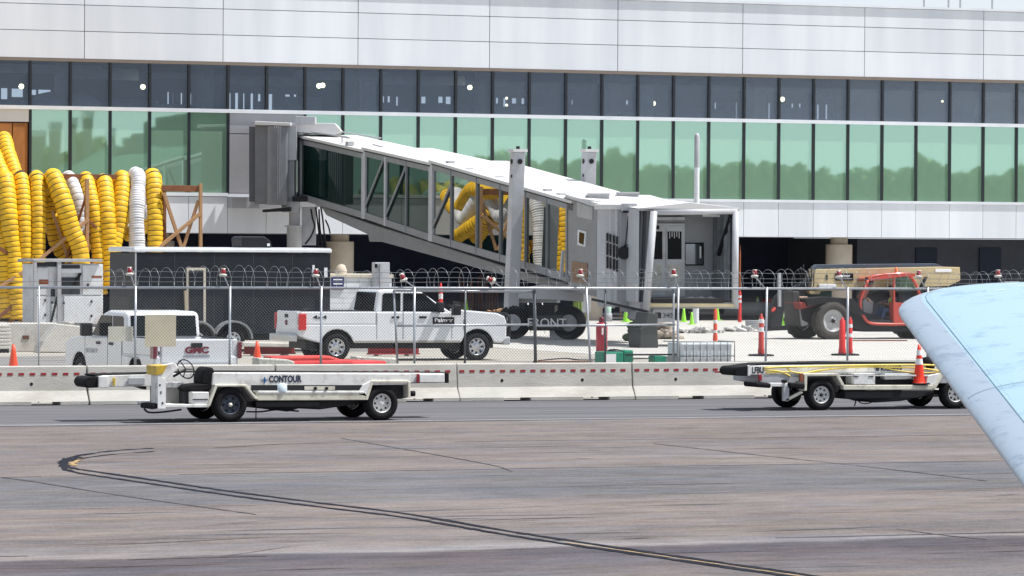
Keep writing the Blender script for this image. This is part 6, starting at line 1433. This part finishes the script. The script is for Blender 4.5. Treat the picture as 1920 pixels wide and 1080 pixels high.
# stations in camera-aligned metres: (across x, away z, height) of the leading edge
def cs(x, zd, z): a_ = camsite(x, zd); return Vector((a_[0], a_[1], z))
def cpx(px, py, zd):
    d = ray(px, py); k = zd/(d.x*math.sin(TH)+d.y*math.cos(TH)); return Vector((d.x*k, d.y*k, CAMZ+d.z*k))
tipL = cpx(1664, 560, 13.4); rootL = cpx(1925, 918, 10.3); span = (rootL-tipL); 
aft = cs(1, .10, 0)-cs(0,0,0); aft.z = 0; aft.normalize()
WG = thing('aircraft_wing', 'pale blue aircraft wing with scuffed silver leading edge reaching in from the right edge', 'wing', (0,0,0))
def airfoil(chord, th, n=26):
    """closed section: (aft distance, height); first half upper surface from leading edge aft"""
    up_ = []; lo = []
    for i in range(n+1):
        t = (1-math.cos(math.pi*i/n*.5)) if i else 0
        t = min(1, t); y = 5*th*(.2969*math.sqrt(t)-.126*t-.3516*t*t+.2843*t**3-.1015*t**4)
        up_.append((t*chord, y*chord*1.1)); lo.append((t*chord, -y*chord*.9))
    return up_, lo
SPN = []
nst = 60
for i in range(nst+1):
    t = i/nst
    s_ = -.018+ t*2.6          # measured along the leading edge from the tip, in units of tip-to-root vector
    base = tipL + span*s_
    SPN.append((s_, base))
chord0 = 1.55
def station(s_):
    """leading-edge point, chord, thickness; the tip corner is rounded in plan"""
    base = tipL + span*max(s_, 0)
    L_ = max(s_, 0)*span.length
    rnd_ = 0.0
    r_ = .34
    if L_ < r_: rnd_ = .20*(1-math.sqrt(max(0, 1-((r_-L_)/r_)**2)))
    return base + aft*rnd_ , chord0+L_*.12 - rnd_, .085
mb = MB(); mbl = MB()
LE_FR = .20
def sect(L_):
    s_ = L_/span.length; b, c_, th = station(s_)
    k = min(1, (L_/.10+.03))**.5 if L_ < .10 else 1
    up_, lo = airfoil(c_, th*k); return b, up_, lo
Ls = [0,.004,.012,.025,.045,.07,.1,.14,.19,.25,.34]+[.34+.12*j for j in range(1,60)]
seamL = None
rows_u = []
for L_ in Ls:
    b, up_, lo = sect(L_); prof = [b+aft*x_+Vector((0,0,z_)) for x_, z_ in lo[::-1]] + [b+aft*x_+Vector((0,0,z_)) for x_, z_ in up_[1:]]
    rows_u.append((prof, [x_ for x_, z_ in lo[::-1]]+[x_ for x_, z_ in up_[1:]]))
m_ = len(rows_u[0][0]); k0 = 0
V = [p for r_ in rows_u for p in r_[0]]
le_w = .085
Fs = []; Ms = []
for i in range(len(Ls)-1):
    for j in range(m_-1):
        xa_ = (rows_u[i][1][j]+rows_u[i][1][j+1])/2; Fs.append((i*m_+j, i*m_+j+1, (i+1)*m_+j+1, (i+1)*m_+j)); Ms.append(1 if xa_ < le_w else 0)
def sub(mi_):
    q = MB(); used = {}
    for fc_, mm_ in zip(Fs, Ms):
        if mm_ != mi_: continue
        idx = []
        for v_ in fc_:
            if v_ not in used: used[v_] = len(q.v); q.v.append(tuple(V[v_]))
            idx.append(used[v_])
        q.f.append(idx); q.m.append(0); q.s.append(True)
    if mi_ == 0:  # tip cap
        q.add(rows_u[0][0], [list(range(m_))], 0, False)
    return q
sub(0).build('wing_skin', wskin, WG); le = sub(1).build('leading_edge', wle, WG)
# seams: chordwise joint over skin and leading edge, spanwise edge of the metal strip
def surf(L_, x_, lift=.0015, lower=False):
    b, up_, lo = sect(L_); P_ = lo if lower else up_
    for a_, c_ in zip(P_, P_[1:]):
        if a_[0] <= x_ <= c_[0]+1e-9: t = (x_-a_[0])/max(1e-9, c_[0]-a_[0]); return b+aft*x_+Vector((0,0,lerp(a_[1],c_[1],t)+(-lift if lower else lift)))
    return b+aft*P_[-1][0]
seam = mat('wing_seam', (.15,.25,.32), .7, var=.2)
def ribbon(pts, wv, nm, m, parent): 
    q = MB()
    for a_, b_ in zip(pts, pts[1:]): q.add([a_-wv, a_+wv, b_+wv, b_-wv], [(0,1,2,3)])
    return q.build(nm, m, parent)
sdir = span.normalized()
L7 = span.length*.62
ribbon([surf(L7+ .10*max(0,(x_-.25)), x_) for x_ in [.0,.01,.02,.035,.06,.09,.13,.175,.25,.35,.5,.7,.9,1.1]], sdir*.0022, 'panel_seam', seam, le)
ribbon([surf(l_, le_w) for l_ in Ls[3:40]], aft*.0014, 'panel_seam', seam, le)
ribbon([surf(.06+.03*x_*0, x_) for x_ in [.12,.2,.35,.5,.7,.9,1.1]], sdir*.0018, 'panel_seam', seam, WG)
ribbon([surf(l_, .55) for l_ in (.0+.02,.06,.12,.2,.3)], aft*.0025, 'panel_seam', seam, WG)
rv_ = MB()
for l_ in [0.08+.035*k for k in range(60)]:
    for x_ in (le_w+.012, le_w+.55): p_ = surf(l_, x_, .001); rv_.add([p_+aft*.0022, p_+sdir*.0022, p_-aft*.0022, p_-sdir*.0022], [(0,1,2,3)])
for x_ in [.10+.03*k for k in range(28)]:
    for d_ in (-.02,.02): p_ = surf(L7+.10*max(0,(x_-.25))+d_, x_, .001); rv_.add([p_+aft*.0022, p_+sdir*.0022, p_-aft*.0022, p_-sdir*.0022], [(0,1,2,3)])
rv_.build('rivets', mat('rivet_grey', (.14,.27,.34), .5), WG, kind='stuff')
for l_, x_, w_ in ((.10,.30,.045),(.17,.33,.03),(.22,.37,.04),(.30,.30,.03),(.42,.50,.035),(.31,.60,.04)):
    a_, b_ = surf(l_, x_, .002), surf(l_-.006, x_+w_, .002); ribbon([a_, b_], sdir*.0022, 'white_mark', reflective, WG)  # short white dashes on the upper skin
for l_, x_, w_ in ((.60,.55,.025),(.57,.62,.03),(.34,.66,.02),(.545,.57,.02),(.30,.26,.015)):
    a_, b_ = surf(l_, x_, .002), surf(l_-.004, x_+w_, .002); ribbon([a_, b_], sdir*.0025, 'fastener_mark', seam, WG)
